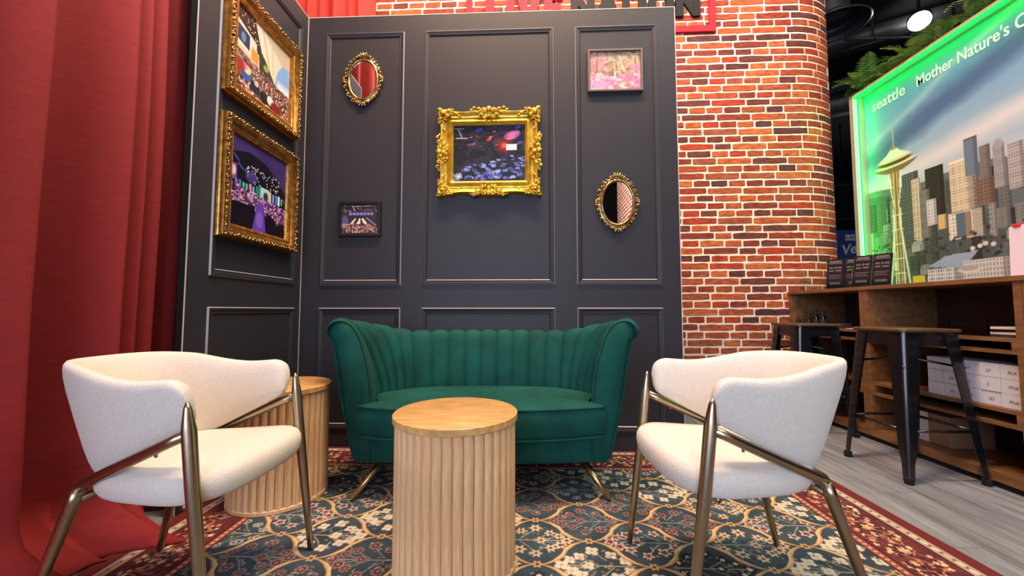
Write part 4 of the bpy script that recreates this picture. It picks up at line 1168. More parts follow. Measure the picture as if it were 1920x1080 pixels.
# ================================================================== SIGN ON THE BRICK WALL
LET = {
 'L': ([[(0,0),(.62,0),(.62,.24),(.28,.24),(.28,1),(0,1)]], .62),
 'I': ([[(0,0),(.28,0),(.28,1),(0,1)]], .28),
 'V': ([[(.29,0),(.61,0),(.90,1),(.60,1),(.45,.36),(.30,1),(0,1)]], .90),
 'E': ([[(0,0),(.64,0),(.64,.23),(.28,.23),(.28,.39),(.58,.39),(.58,.61),(.28,.61),(.28,.77),(.64,.77),(.64,1),(0,1)]], .64),
 'N': ([[(0,0),(.27,0),(.27,.52),(.60,0),(.86,0),(.86,1),(.59,1),(.59,.48),(.26,1),(0,1)]], .86),
 'A': ([[(0,0),(.28,0),(.34,.2),(.60,.2),(.66,0),(.95,0),(.62,1),(.33,1)]], .95),
 'T': ([[(.24,0),(.52,0),(.52,.76),(.76,.76),(.76,1),(0,1),(0,.76),(.24,.76)]], .76),
}
sg = thing('wall_sign', 'red and black lettered sign with a red outline frame on the brick wall', 'sign', (0, 3.443, 3.36))
SF = -0.022
def sbar(x0, x1, z0, z1): MB().box(x0, x1, SF, 0, z0, z1).build('outline_bar', 'sign_red', sg)
sbar(-0.56, 1.70, 0.0, 0.055); sbar(-0.56, 1.70, 0.52, 0.575); sbar(-0.56, -0.508, 0.055, 0.52); sbar(1.645, 1.70, 0.055, 0.52)
SZ, SHh = 0.148, 0.255
def letter(ch, x0, x1, m):
    if ch == 'O':
        cx = (x0+x1)/2; rx = (x1-x0)/2; rz = SHh/2*1.03; cz = SZ+SHh/2; n = 36; rows = []
        for f, y in ((1, 0), (1, SF), ('i', SF), ('i', 0)):
            r1, r2 = (rx, rz) if f == 1 else (rx*0.42, rz*0.48)
            rows.append([(cx+r1*math.cos(2*PI*k/n), y, cz+r2*math.sin(2*PI*k/n)) for k in range(n)])
        MB().grid(rows, closed_u=True, closed_v=True).build('letter', m, sg); return
    polys, w = LET[ch]
    mb = MB()
    for p in polys: mb.prism([(x0+px/w*(x1-x0), SZ+pz*SHh) for px, pz in p], SF, 0)
    mb.build('letter', m, sg)
px2x = lambda p: 0.402+(p-1070)*0.00483
for ch, a, b in (('L', 908, 943), ('I', 947, 962), ('V', 965, 1016), ('E', 1020, 1055)): letter(ch, px2x(a), px2x(b), 'sign_red')
for ch, a, b in (('N', 1070, 1115), ('A', 1117, 1162), ('T', 1156, 1192), ('I', 1197, 1212), ('O', 1215, 1263), ('N', 1266, 1311)): letter(ch, px2x(a), px2x(b), 'sign_black')

# ================================================================== COUNTER
CX0, CX1, CTOP = 2.25, 2.70, 1.01
def counter_unit(yf, yn, label):
    """yf far end, yn near end (smaller y)"""
    t = thing('shelf_unit', label, 'shelf', (CX0, yn, 0), 0, 'open wooden shelf units under the counter')
    L = yf-yn; D = CX1-CX0; th = 0.032
    MB().box(0, D, 0, th, 0.03, 0.985).build('side_panel', 'counter_wood', t)
    MB().box(0, D, L-th, L, 0.03, 0.985).build('side_panel', 'counter_wood', t)
    MB().box(D-0.012, D, th, L-th, 0.03, 0.985).build('back_panel', 'counter_back', t)
    for z0, z1 in ((0.645, 0.72), (0.300, 0.385)):
        MB().box(0, D-0.012, th, L-th, z1-0.018, z1).build('shelf_board', 'counter_wood', t)
        MB().box(0, D-0.012, th, L-th, z0, z0+0.018).build('shelf_board', 'counter_wood', t)
        MB().box(0.0, D-0.03, th, th+0.02, z0+0.018, z1-0.018).build('shelf_end', 'counter_wood', t)
        MB().box(0.0, D-0.03, L-th-0.02, L-th, z0+0.018, z1-0.018).build('shelf_end', 'counter_wood', t)
        MB().box(D-0.10, D-0.09, th+0.02, L-th-0.02, z0+0.018, z1-0.018).build('slot_back', 'counter_back', t)
    MB().box(0, D-0.012, th, L-th, 0.03, 0.075).build('bottom_board', 'counter_wood', t)
    MB().box(0.012, D, 0, L, 0.0, 0.03).build('plinth', 'matte_black', t)
counter_unit(3.440, 2.700, 'open wooden shelf unit beside the brick wall, holding small black bottles')
counter_unit(2.698, 1.860, 'open wooden shelf unit with stacked white boxes behind the near bar stool')
counter_unit(1.858, 1.020, 'open wooden shelf unit at the right edge of the picture')
tag(MB().box(CX0-0.012, CX1+0.02, 1.02, 3.441, 0.9855, CTOP, bev=0.002).build('counter_top', 'counter_wood'), 'long wooden counter top above the shelf units', 'worktop')

# white boxes
BW, BHh, BD = 0.0845, 0.068, 0.16
WX = CX0+0.03
marks = {0: ['', '', 'S', 'S3', 'BLK'], 1: ['', 'PY', 'S', 'S', 'PNK'], 2: ['', 'PY', 'M', 'SD', 'PNK']}
names = ['top', 'middle', 'bottom']; colsn = ['first', 'second', 'third', 'fourth', 'fifth']
for r in range(3):
    for k in range(5):
        y1 = 2.335 - k*(BW+0.0012) ; z0 = 0.3855 + (2-r)*(BHh+0.0008)
        t = thing('white_box', 'small white cardboard box, %s row, %s from the left on the shelf' % (names[r], colsn[k]), 'box', (WX + random.uniform(0, 0.006), y1, z0), -PI/2, 'stacked white boxes')
        MB().box(0.0006, BW, 0, BD, 0, BHh, bev=0.0012).build('carton', 'box_white', t)
        MB().box(0.002, BW-0.002, -0.0004, 0.0002, BHh*0.985, BHh*0.99).build('lid_edge', 'ink', t)
        if marks[r][k]:
            tx = text_mesh('handwritten_mark', marks[r][k], 0.021, 'pencil', t, 0.0002, shear=0.25)
            tx.location = (BW*0.34, -0.0006, BHh*0.36); tx.rotation_euler = (PI/2, 0.05, 0)
cb = thing('cardboard_box', 'brown cardboard box on the bottom shelf behind the near stool', 'box', (CX0+0.12, 2.62, 0.0755), -PI/2)
MB().box(0, 0.30, 0, 0.24, 0, 0.17, bev=0.002).build('carton', 'cardboard', cb)
MB().box(0.12, 0.18, -0.001, 0.0, 0.0, 0.171).build('tape', 'paper', cb)

# bottles on the counter shelf
def bottle(x, y, h, r, label):
    t = thing('bottle', label, 'bottle', (x, y, 0.7205), 0, 'small black bottles on the shelf')
    MB().lathe([(r*0.9, 0), (r, 0.003), (r, h*0.58), (r*0.85, h*0.66), (r*0.36, h*0.72), (r*0.36, h*0.80)], 16).build('bottle_body', 'bottle_black', t, auto=40)
    MB().lathe([(r*0.46, h*0.79), (r*0.46, h*0.97), (r*0.38, h)], 12).build('cap', 'bottle_black', t, auto=40)
    MB().lathe([(r*1.01, h*0.15), (r*1.01, h*0.45)], 16, capb=False, capt=False).build('paper_label', 'ink', t)
bottle(2.285, 3.385, 0.085, 0.013, 'tiny black bottle nearest the shelf side panel by the bricks')
bottle(2.285, 3.335, 0.088, 0.013, 'tiny black bottle, second from the shelf side panel')
bottle(2.30, 3.285, 0.094, 0.014, 'short black bottle in the middle of the bottle row')
bottle(2.33, 3.245, 0.128, 0.021, 'tall black bottle, left of the two big ones')
bottle(2.34, 3.185, 0.130, 0.021, 'tall black bottle, right of the two big ones')
for k, (x, y, rz, m, lb) in enumerate(((2.27, 3.16, 0.2, 'paper', 'white sheet of paper beside the black bottles'), (2.27, 3.27, -0.1, 'cardboard', 'tan leaflet lying in front of the black bottles'), (2.28, 2.80, 0.1, 'paper', 'white papers near the shelf divider'))):
    o = MB().box(-0.055, 0.055, -0.075, 0.075, 0, 0.004).build('paper_sheet', m, None, loc=(x+0.05, y, 0.7205 + 0.0)); o.rotation_euler = (0, 0, rz); tag(o, lb, 'paper')
o = MB().box(0, 0.07, 0, 0.05, 0, 0.035, bev=0.003).build('small_box', 'duct_grey', None, loc=(2.29, 2.93, 0.7205)); tag(o, 'small grey box on the shelf between the two stools', 'box')

# acrylic tray with magazines
tr = thing('acrylic_tray', 'clear acrylic tray on the shelf above the white boxes', 'tray', (2.30, 2.225, 0.7205), -PI/2)
MB().box(0, 0.185, 0, 0.20, 0, 0.003).build('tray_floor', 'acrylic', tr)
for (x0, x1, y0, y1) in ((0, 0.185, 0, 0.003), (0, 0.185, 0.197, 0.2), (0, 0.003, 0.003, 0.197), (0.182, 0.185, 0.003, 0.197)):
    MB().box(x0, x1, y0, y1, 0.003, 0.085).build('tray_wall', 'acrylic', tr)
for k in range(4):
    o = MB().box(0, 0.125, 0, 0.15, 0, 0.012, bev=0.001).build('magazine', ['duct_grey', 'paper', 'stool_black', 'paper'][k], None, loc=(2.295-0.004*k, 2.032-0.004*k, 0.7208 + 0.0125*k)); o.rotation_euler = (0, 0, -PI/2+0.05*k)
    tag(o, ['grey magazine at the bottom of the small pile right of the tray', 'white magazine second from the bottom of the small pile', 'black magazine second from the top of the small pile', 'white magazine on top of the small pile right of the tray'][k], 'magazine', 'magazines on the shelf')

# brochure holders on the counter
def holder(x, y, rz, label, lb2):
    t = thing('brochure_holder', label, 'brochure holder', (x, y, CTOP+0.0005), rz, 'clear brochure holders on the counter')
    W = 0.23
    MB().box(0, W, 0, 0.10, 0, 0.004).build('holder_base', 'acrylic', t)
    MB().add([(0,0.02,0.004),(W,0.02,0.004),(W,0.095,0.22),(0,0.095,0.22),(0,0.024,0.004),(W,0.024,0.004),(W,0.099,0.22),(0,0.099,0.22)], [(0,1,2,3),(7,6,5,4),(0,4,5,1),(2,6,7,3),(1,5,6,2),(0,3,7,4)]).build('holder_back', 'acrylic', t)
    MB().add([(0,0.0,0.004),(W,0.0,0.004),(W,0.02,0.06),(0,0.02,0.06),(0,0.003,0.004),(W,0.003,0.004),(W,0.023,0.06),(0,0.023,0.06)], [(0,1,2,3),(7,6,5,4),(0,4,5,1),(2,6,7,3),(1,5,6,2),(0,3,7,4)]).build('holder_lip', 'acrylic', t)
    for k in range(2):
        b = thing('brochure', 'dark brochure with pale print in the %s holder, %s one' % (lb2, ['left', 'right'][k]), 'brochure', (0, 0, 0), 0, 'dark brochures in holders')
        M = Matrix.Translation((x, y, CTOP+0.0005)) @ Matrix.Rotation(rz, 4, 'Z') @ Matrix.Translation((0.008+0.111*k, 0.022-0.006*k, 0.010)) @ Matrix.Rotation(-0.33, 4, 'X')
        b.matrix_world = M
        MB().box(0, 0.104, -0.010, 0, 0, 0.245).build('cover', 'brochure', b)
        for (x0, x1, z0, z1) in ((.010,.094,.205,.212), (.016,.088,.216,.232), (.014,.040,.165,.178), (.048,.060,.163,.180), (.066,.092,.165,.178), (.014,.045,.140,.152), (.055,.090,.140,.152), (.012,.092,.105,.110), (.012,.080,.092,.096), (.012,.092,.079,.083), (.020,.085,.030,.048)):
            MB().box(x0, x1, -0.0108, -0.0100, z0, z1).build('printed_line', 'brochure_print', b)
holder(2.345, 3.16, -PI/2+0.75, 'clear acrylic brochure holder on the counter end by the brick wall', 'far')
holder(2.375, 2.96, -PI/2+0.55, 'clear acrylic brochure holder in front of the skyline tower base', 'near')
ah = thing('acrylic_stand', 'empty clear acrylic stand at the counter end, in front of the bricks', 'display stand', (2.30, 3.40, CTOP+0.0005), -PI/2+0.6)
MB().box(0, 0.2, 0, 0.10, 0, 0.004).build('stand_base', 'acrylic', ah)
MB().add([(0,0.02,0.004),(.2,0.02,0.004),(.2,0.08,0.16),(0,0.08,0.16),(0,0.023,0.004),(.2,0.023,0.004),(.2,0.083,0.16),(0,0.083,0.16)], [(0,1,2,3),(7,6,5,4),(0,4,5,1),(2,6,7,3),(1,5,6,2),(0,3,7,4)]).build('stand_back', 'acrylic', ah)
cd = thing('display_card', 'pale lavender display card standing on the counter at the right edge', 'card', (2.42, 2.035, CTOP+0.0005), -PI/2)
o = MB().box(0, 0.40, -0.004, 0, 0, 0.262).build('card_face', 'lavender_card', cd); o.rotation_euler = (-0.10, -0.06, 0)
o = MB().box(0.01, 0.35, 0.02, 0.10, 0, 0.004).build('card_foot', 'acrylic', cd)
o = MB().box(0.02, 0.05, -0.012, 0.012, 0.256, 0.270, bev=0.002).build('clip', 'red_clip', cd); o.rotation_euler = (-0.10, -0.06, 0)

# ================================================================== BAR STOOLS
def make_stool():
    t = thing('bar_stool', 'black metal bar stool with wooden seat', 'stool', group='black metal bar stools')
    HT, HBt, ZT = 0.148, 0.195, 0.728
    # leg: rounded angle channel lofted from top to foot
    def sect(s, cxy, z, arm, r, th=0.004):
        pts = []
        sx, sy = s; cx, cy = cxy
        out = [(-arm, 0)] + [(-r + r*math.sin(a), -r + r*math.cos(a)) for a in np.linspace(0, PI/2, 6)] + [(0, -arm)]
        inn = [(-th, -arm)] + [(-r + (r-th)*math.sin(a), -r + (r-th)*math.cos(a)) for a in np.linspace(PI/2, 0, 6)] + [(-arm, -th)]
        return [(cx + sx*x, cy + sy*y, z) for x, y in out + inn]
    for sx in (-1, 1):
        for sy in (-1, 1):
            rows = []
            for z, arm, r in ((0.012, 0.030, 0.012), (0.10, 0.034, 0.014), (0.14, 0.046, 0.018), (0.40, 0.062, 0.024), (0.62, 0.078, 0.03), (ZT, 0.088, 0.034)):
                f = z/ZT; c = HBt + (HT-HBt)*f; rows.append(sect((sx, sy), (sx*c, sy*c), z, arm, r))
            mb = MB().grid(rows, closed_u=True); m = len(rows[0]); mb.f.append(tuple(range(m))); mb.f.append(tuple((len(rows)-1)*m+i for i in range(m)))
            lg = mb.build('leg', 'stool_black', t, auto=40)
            MB().lathe([(0.017, 0), (0.019, 0.004), (0.019, 0.030), (0.015, 0.032)], 12, sx*(HBt-0.013), sy*(HBt-0.013)).build('foot', 'rubber', lg, auto=40)
    # seat pan and apron
    def rsq(h, r, n=7):
        pts = []
        for q, (cx, cy) in enumerate(((h-r, h-r), (-h+r, h-r), (-h+r, -h+r), (h-r, -h+r))):
            for a in np.linspace(q*PI/2, (q+1)*PI/2, n): pts.append((cx + r*math.cos(a), cy + r*math.sin(a)))
        return pts
    rows = [[(x, y, z) for x, y in rsq(h, 0.036)] for z, h in ((0.668, 0.146), (0.735, 0.143), (0.738, 0.143))]
    mb = MB().grid(rows, closed_u=True); mb.f.append(tuple(2*28+i for i in range(28))); mb.build('seat_pan', 'stool_black', t, auto=50)
    rows = [[(x, y, z) for x, y in rsq(h, 0.036)] for z, h in ((0.738, 0.155), (0.741, 0.158), (0.752, 0.158), (0.755, 0.155))]
    mb = MB().grid(rows, closed_u=True); mb.f.append(tuple(range(27, -1, -1))); mb.f.append(tuple(3*28+i for i in range(28))); mb.build('seat', 'stool_seat', t, auto=50)
    zf = 0.25; c = HBt + (HT-HBt)*zf/ZT - 0.012
    for (a, b) in (((-c,-c),(c,-c)), ((c,-c),(c,c)), ((c,c),(-c,c)), ((-c,c),(-c,-c))):
        MB().tube([(a[0], a[1], zf), (b[0], b[1], zf)], 0.008, 8).build('foot_rail', 'stool_black', t, smooth=True)
    c2 = 0.152
    MB().tube([(-c2, -c2, 0.56), (0, 0, 0.585), (c2, c2, 0.56)], 0.006, 8).build('brace', 'stool_black', t, smooth=True)
    MB().tube([(-c2, c2, 0.56), (0, 0, 0.598), (c2, -c2, 0.56)], 0.006, 8).build('brace', 'stool_black', t, smooth=True)
    rr = [(0.055*math.cos(2*PI*k/24), 0.055*math.sin(2*PI*k/24), 0.268) for k in range(24)]
    return t
st = make_stool(); st.location = (2.048, 2.212, 0.0005); st['label'] = 'black metal bar stool with wooden seat, nearer one at the counter'
copy_tree(st, (2.02, 2.93, 0.0005), 0.0, 'black metal bar stool with wooden seat, farther one against the bricks')

# ================================================================== SKYLINE BOARD
bb = thing('skyline_board', 'large printed city skyline board with green glowing edge light above the counter', 'billboard', (2.90, 3.365, 0.0), -PI/2)
BW_, Z0, Z1 = 2.38, 0.0, 2.69
def paint_city(c):
    g = random.Random(12)
    n = vnoise(c.w, c.h, 5, 21, 5); n2 = vnoise(c.w, c.h, 3, 22, 4)
    S = c.Y - 0.10*c.X       # clouds drift upwards to the right
    t = np.clip((c.Y-1.75)/0.95, 0, 1)[..., None]
    c.a = np.array((176,190,206))/255*(1-t) + np.array((58,120,186))/255*t
    st_ = np.clip((vnoise(c.w, c.h, 4, 25, 5)-0.45)*4, 0, 1)
    dark = np.clip((0.13-np.abs(c.Y-(1.98+0.36*c.X)+0.16*(n-0.5)))/0.10, 0, 1); c.tint(dark, (66,88,140), 0.85)
    lightb = np.clip((0.10-np.abs(c.Y-(1.80+0.16*c.X)+0.14*(n2-0.5)))/0.09, 0, 1); c.tint(lightb, (206,206,216), 0.85)
    l2 = np.clip((0.05-np.abs(c.Y-(2.12+0.42*c.X)+0.12*(n2-0.5)))/0.05, 0, 1); c.tint(l2, (150,166,204), 0.7)
    c.tint(np.clip((n-0.55)*5, 0, 1)*(c.Y > 1.8), (120,164,210), 0.5)
    # hills and city
    hor = 1.80 - 0.045*c.X + 0.015*np.sin(c.X*9)
    c.tint((c.Y < hor).astype(float), (92,104,112), 1); c.tint(((c.Y < hor-0.05) & (n > .5)).astype(float), (70,80,84), .8)
    def bld(x0, x1, z1, z0, col, win=None, nx=6, nz=14, roof=None):
        c.rect(x0, x1, z0, z1, col)
        c.rect(x1-(x1-x0)*0.25, x1, z0, z1, tuple(int(v*.78) for v in col))
        if win:
            for i in range(nx):
                a = x0+(x1-x0)*(i+.25)/nx; b = x0+(x1-x0)*(i+.75)/nx
                for k in range(nz):
                    zz = z0+(z1-z0)*(k+.3)/nz; c.rect(a, b, zz, zz+(z1-z0)/nz*.5, win, .8)
        if roof: c.rect(x0, x1, z1-.012, z1, roof)
    for k in range(150):
        x = g.uniform(0.05, 2.38); w_ = g.uniform(.02, .07); top = hor.mean() - 0.02 - g.random()**1.4*0.40
        v = g.choice([58,72,88,104,124,140]); bld(x, x+w_, top, top-g.uniform(.1,.3), (v, v+2, v+6), (int(v*.65),)*3, 4, 9)
    bld(.43,.55,1.86,1.30,(88,92,96),(52,58,66),6,26); bld(.50,.565,1.80,1.28,(196,184,164),(120,116,112),3,26); bld(.60,.72,1.84,1.50,(50,46,48),(34,32,36),7,14); bld(.55,.62,1.70,1.36,(120,122,124),(80,84,90),5,18)
    bld(.755,.89,1.83,1.49,(206,196,172),(120,116,110),9,18,(226,218,196)); bld(.845,.92,1.945,1.70,(104,122,144),(84,102,128),6,16,(70,84,104)); bld(.93,.985,1.865,1.60,(118,116,116),(84,86,92),5,14)
    bld(1.0,1.055,1.84,1.58,(150,150,158),(104,108,120),5,16); c.ell(1.0275,1.84,.0275,.035,(150,150,158)); bld(1.07,1.14,1.82,1.55,(168,166,170),(96,100,112),6,14); bld(1.16,1.23,1.88,1.52,(120,132,150),(86,98,120),6,16); bld(1.26,1.36,1.80,1.45,(150,140,130),(100,96,96),7,14)
    bld(1.40,1.50,1.9,1.45,(112,120,134),(80,88,104),7,18); bld(1.55,1.70,1.82,1.4,(176,170,160),(110,106,104),8,14); bld(1.8,1.95,1.86,1.4,(96,104,116),(70,76,90),8,18); bld(2.05,2.2,1.80,1.4,(150,146,144),(100,98,100),8,14)
    bld(.60,.66,1.62,1.44,(196,200,206),(130,136,146),3,8); bld(.67,.72,1.50,1.40,(200,176,130)); bld(.90,1.0,1.66,1.50,(120,100,92),(80,66,62),5,7); bld(.73,.92,1.485,1.31,(216,212,202),(150,150,148),10,7); c.rect(.78,.83,1.32,1.48,(84,104,130)); c.rect(.83,.865,1.32,1.48,(140,124,106))
    # trees and low blocks
    for k in range(260):
        x = g.uniform(.08, 2.35); c.ell(x, g.uniform(1.18,1.36), g.uniform(.008,.022), g.uniform(.008,.016), g.choice([(52,52,50),(70,66,58),(46,50,52),(84,78,70)]), .9)
    for k in range(26):
        x = g.uniform(.10,2.2); z = g.uniform(1.02,1.34); w_ = g.uniform(.06,.16); h_ = g.uniform(.03,.055); v = g.choice([150,176,196,206])
        bld(x, x+w_, z, z-h_, (v,v,v-2), (90,94,100), 9, 3); c.poly([(x,z),(x+w_,z),(x+w_*.9,z+.03),(x+.15*w_,z+.03)], (v-30,v-24,v-18))
    c.poly([(.585,1.155),(.70,1.215),(.89,1.225),(.80,1.12)], (146,166,196)); bld(.58,.80,1.13,1.00,(206,210,216),(96,104,118),14,5); bld(.80,1.08,1.17,1.0,(196,200,206),(90,98,112),16,6); c.ell(.835,1.11,.075,.028,(206,206,206)); c.ell(.835,1.118,.06,.018,(164,166,168))
    for x, z in ((.93,1.26),(.97,1.25),(.90,1.25),(.86,1.24)): c.ell(x, z, .016, .016, (206,206,212))
    c.rect(.47,.555,1.02,1.10,(206,190,70)); c.poly([(.19,1.14),(.27,1.20),(.34,1.19),(.27,1.12)], (176,180,70)); c.rect(.40,.45,1.0,1.06,(150,70,50))
    # observation tower
    wt = (216,214,196)
    def mirror_leg(x0, z0, x1, z1, wd): c.line(.378+x0, z0, .378+x1, z1, wd, wt); c.line(.378-x0, z0, .378-x1, z1, wd, wt)
    mirror_leg(.012,1.60,.078,1.0,.010); mirror_leg(.012,1.60,.060,1.93,.006); mirror_leg(.028,1.62,.034,1.0,.006)
    c.poly([(.340,1.92),(.416,1.92),(.392,1.66),(.364,1.66)], (150,110,70)); c.rect(.362,.394,1.0,1.92,(196,170,130)); c.rect(.371,.386,1.0,1.92,(130,96,66))
    for k in range(11): c.line(.335, 1.02+.055*k, .42, 1.02+.055*k, .003, wt)
    c.poly([(.20,1.955),(.56,1.955),(.50,1.925),(.44,1.905),(.32,1.905),(.26,1.925)], (120,96,70)); c.ell(.378,1.965,.178,.022,(214,206,176)); c.ell(.378,1.985,.150,.026,(70,56,44)); c.ell(.378,2.004,.152,.018,(206,196,160)); c.poly([(.245,2.01),(.51,2.01),(.44,2.05),(.405,2.085),(.35,2.085),(.315,2.05)], (206,222,206)); c.ell(.378,2.09,.034,.014,(150,120,84)); c.line(.378,2.09,.378,2.23,.0035,(196,190,170))
cv = Cv(np.arange(0.148, BW_+0.055, 0.0058), np.arange(0.95, 2.624, 0.0058)); paint_city(cv)
cv.sheet('printed_panel', 'banner_print', bb, lambda X, Y: (-0.151+1.034*X, np.full_like(X, -0.004), 0.85+1.034*(Y-0.85)))
MB().box(0, BW_, 0.0, 0.08, Z0, Z1-0.012).build('board_core', 'aluminium_frame', bb)
MB().box(-0.035, 0.0, -0.098, 0.09, Z0, Z1).build('frame_post', 'aluminium_frame', bb)
MB().box(BW_, BW_+0.035, -0.098, 0.09, Z0, Z1).build('frame_post', 'aluminium_frame', bb)
MB().box(-0.035, BW_+0.035, -0.098, 0.09, Z1-0.008, Z1+0.008).build('frame_rail', 'aluminium_frame', bb)

MB().box(0.001, 0.009, -0.075, -0.060, 0.95, 2.672).build('led_strip', 'led_green', bb)
MB().box(0.016, BW_-0.01, -0.075, -0.060, 2.672, 2.681).build('led_strip', 'led_green', bb)
MB().tube([(0.013, -0.080, 0.95), (0.013, -0.080, 2.66)], 0.0032, 6).build('light_tube', 'led_core', bb)
tx = text_mesh('board_lettering', 'seattle', 0.118, 'board_letter', bb, 0.0008, 0.0015); tx.location = (0.075, -0.0055, 2.508); tx.rotation_euler = (PI/2, 0, 0)
d = tx.dimensions; 
if d.x > 0: tx.scale = (0.285/d.x, 1.03, 1)
tx = text_mesh('board_lettering', "Mother Nature's City", 0.105, 'board_letter', bb, 0.0008, 0.0015); tx.location = (0.447, -0.0055, 2.508); tx.rotation_euler = (PI/2, 0, 0)
if tx.dimensions.x > 0: tx.scale = (0.724/tx.dimensions.x, 1.08, 1)

# ---- ferns on top of the board
def frond_mesh(seed, L, mname):
    g = random.Random(seed); mb = MB(); n = 15; pts = []
    for i in range(n+1):
        t = i/n; pts.append((L*t*(1-0.12*t), 0, 0.10*L*math.sin(PI*t*0.8) - 0.30*L*t*t))
    mb.tube(pts, [0.003*(1-0.7*i/n) for i in range(n+1)], 4)
    for i in range(1, n+1):
        t = i/n; p = Vector(pts[i]); ll = L*0.26*math.sin(PI*min(1, 0.12+0.86*t))**0.8
        for s in (-1, 1):
            d = Vector((0.45, s*0.95, -0.18+g.uniform(-.1,.1))).normalized(); w = L*0.030
            q = Vector((w, 0, 0)); e = p + d*ll; m_ = p + d*ll*0.5
            mb.add([p - q*0.5, m_ - q + Vector((0,0,.004)), e, m_ + q + Vector((0,0,.004)), p + q*0.5], [(0,1,3,4), (1,2,3)])
    return mb.mesh('frond', mname, fix=False)
FR = [frond_mesh(k, L, m) for k, (L, m) in enumerate(((0.30, 'leaf_green'), (0.36, 'leaf_green'), (0.26, 'leaf_bright'), (0.32, 'leaf_bright')))]
fern_l = ['fern drooping over the left top corner of the skyline board', 'fern on the skyline board above the small word at left', 'fern on the skyline board, third from its left corner', 'fern beneath the bright ceiling spotlight on the skyline board', 'fern on the skyline board right of the spotlight', 'fern on the skyline board at the upper right of the picture', 'fern on top of the skyline board at the right picture edge']
for k, lx in enumerate((0.03, 0.24, 0.44, 0.64, 0.84, 1.02, 1.22)):
    t = thing('fern', fern_l[k], 'fern', (2.90, 3.36-lx, Z1+0.0085), 0, 'ferns along the top of the skyline board')
    g = random.Random(70+k)
    MB().lathe([(0.045, 0), (0.06, 0.035), (0.055, 0.035), (0.04, 0.01)], 14).build('pot', 'planter_box', t, auto=40)
    for q in range(13):
        a = 2*PI*q/13 + g.uniform(-.2,.2); el = -g.uniform(0.05, 0.95)
        inst('frond', FR[g.randrange(4)], t, (0.01*math.cos(a), 0.01*math.sin(a), 0.035), (g.uniform(-.3,.3), el, a), [g.uniform(0.65, 0.95)*(0.6 if k in (3, 4) else 1)]*3)
tag(MB().box(3.02, 3.08, 1.1, 3.36, Z1-0.25, Z1+0.075).build('planter_trough', 'planter_box'), 'brown trough running behind the ferns on the skyline board', 'planter')

# ================================================================== HALL OVERHEAD
dv = thing('ceiling_diffuser', 'round dark ceiling air diffuser beside the brick wall top', 'vent', (3.78, 4.75, 4.33))
for r, z in ((0.34, 0.0), (0.24, 0.06), (0.14, 0.10)):
    MB().lathe([(r, z), (r+0.02, z+0.01), (r*0.72, z+0.09), (r*0.70, z+0.08)], 36, capb=False, capt=False).build('diffuser_ring', 'duct_grey', dv, smooth=True)
MB().lathe([(0.16, 0.10), (0.16, 0.62)], 28).build('duct_neck', 'duct_grey', dv, auto=40)
dk = [((3.2, 8.5, 4.6), (9.0, 5.2, 4.6), 0.22, 'thick dark ventilation duct under the ceiling'), ((2.5, 6.9, 4.78), (8.3, 3.6, 4.78), 0.12, 'slim dark duct crossing the ceiling'), ((4.4, 5.35, 4.6), (7.4, 5.35, 4.6), 0.018, 'thin horizontal sprinkler pipe under the ceiling')]
for a, b, r, lb in dk:
    t = thing('duct', lb, 'duct', ((a[0]+b[0])/2, (a[1]+b[1])/2, a[2]))
    A = Vector(a)-t.location; B = Vector(b)-t.location
    MB().tube([A, B], r, 18).build('duct_tube', 'duct_grey', t, smooth=True)
    for k in range(4):
        p = A.lerp(B, (k+.5)/4); d_ = (B-A).normalized()*0.02
        MB().tube([p-d_, p+d_], r*1.05, 18).build('duct_collar', 'duct_grey', t, smooth=True)
        MB().box(p.x-0.008, p.x+0.008, p.y-0.008, p.y+0.008, p.z+r*0.9, 5.0-a[2]).build('hanger', 'duct_grey', t)
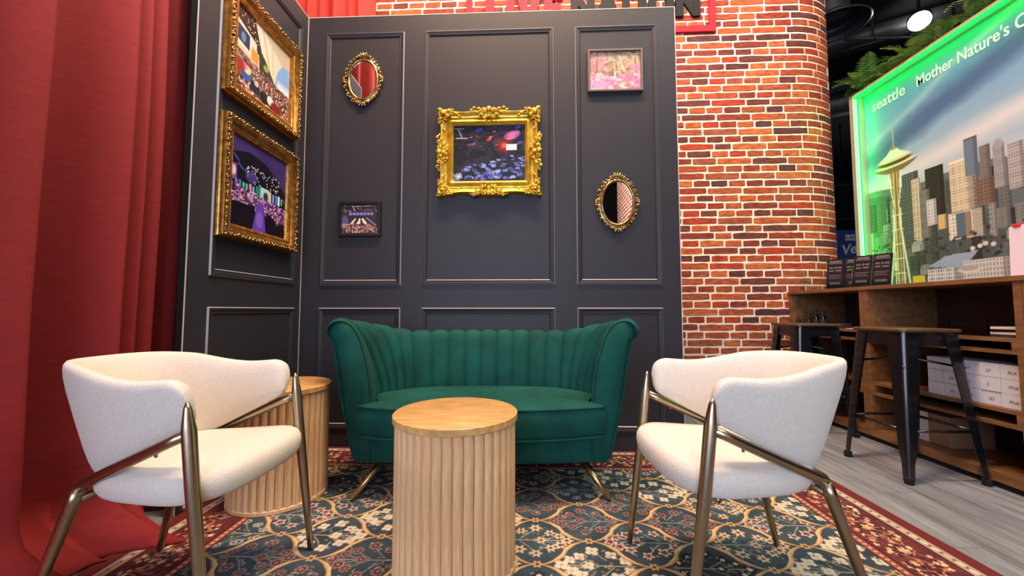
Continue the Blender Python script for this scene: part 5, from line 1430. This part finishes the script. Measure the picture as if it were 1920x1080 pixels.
def spotlamp(loc, label, r, tgt):
    t = thing('spotlight', label, 'lamp', loc); q = (Vector(tgt)-Vector(loc)).normalized().to_track_quat('-Z', 'Y').to_matrix()
    m = MB().lathe([(r*0.7, 0.16), (r, 0.10), (r, 0.0), (r*0.92, 0.0), (r*0.9, 0.03)], 20, capt=False, capb=False); m.v = [tuple(q @ Vector(p)) for p in m.v]; m.build('lamp_housing', 'lamp_body', t, auto=40)
    m = MB().lathe([(r*0.9, 0.02), (r*0.5, 0.012), (0.01, 0.010)], 20, capb=False); m.v = [tuple(q @ Vector(p)) for p in m.v]; m.build('lamp_lens', 'lamp_glow', t, smooth=True)
    MB().box(-0.012, 0.012, -0.012, 0.012, 0.12, 5.0-loc[2]).build('lamp_stem', 'lamp_body', t)
spotlamp((5.0, 4.95, 4.53), 'bright white ceiling spotlight shining above the ferns', 0.12, (1.5, 1.5, 0.5))
spotlamp((5.42, 4.95, 4.36), 'small ceiling spotlight right of the brightest one', 0.04, (1.5, 1.5, 0.5))
rl = thing('round_downlight', 'small round white downlight seen beside the brick wall edge', 'lamp', (6.95, 8.7, 2.85))
MB().lathe([(0.16, 0.03), (0.17, 0.0), (0.15, 0.0)], 24, capb=False).build('lamp_rim', 'lamp_body', rl, auto=40)
MB().lathe([(0.15, 0.004), (0.148, 0.002)], 24).build('lamp_lens', 'lamp_glow', rl)
MB().box(-0.01, 0.01, -0.01, 0.01, 0.03, 5.0-2.85).build('lamp_stem', 'lamp_body', rl)
vg = thing('poster_board', 'navy board with white script lettering, glimpsed beside the brick wall', 'sign', (5.28, 6.9, 0))
MB().box(0, 1.4, 0, 0.04, 0.0, 2.24).build('board_panel', 'navy_board', vg)
tx = text_mesh('board_script', 'Vegas', 0.24, 'white_letter', vg, 0.001, 0.004, shear=0.35); tx.location = (0.15, -0.003, 1.80); tx.rotation_euler = (PI/2, -0.2, 0)
for k, ch in enumerate('LAS'):
    MB().box(0.23+0.055*k, 0.278+0.055*k, -0.004, 0, 2.06, 2.16).build('letter_tile', 'white_letter', vg)
    tx = text_mesh('tile_letter', ch, 0.08, 'navy_board', vg, 0.001, 0.002); tx.location = (0.236+0.055*k, -0.006, 2.083); tx.rotation_euler = (PI/2, 0, 0)
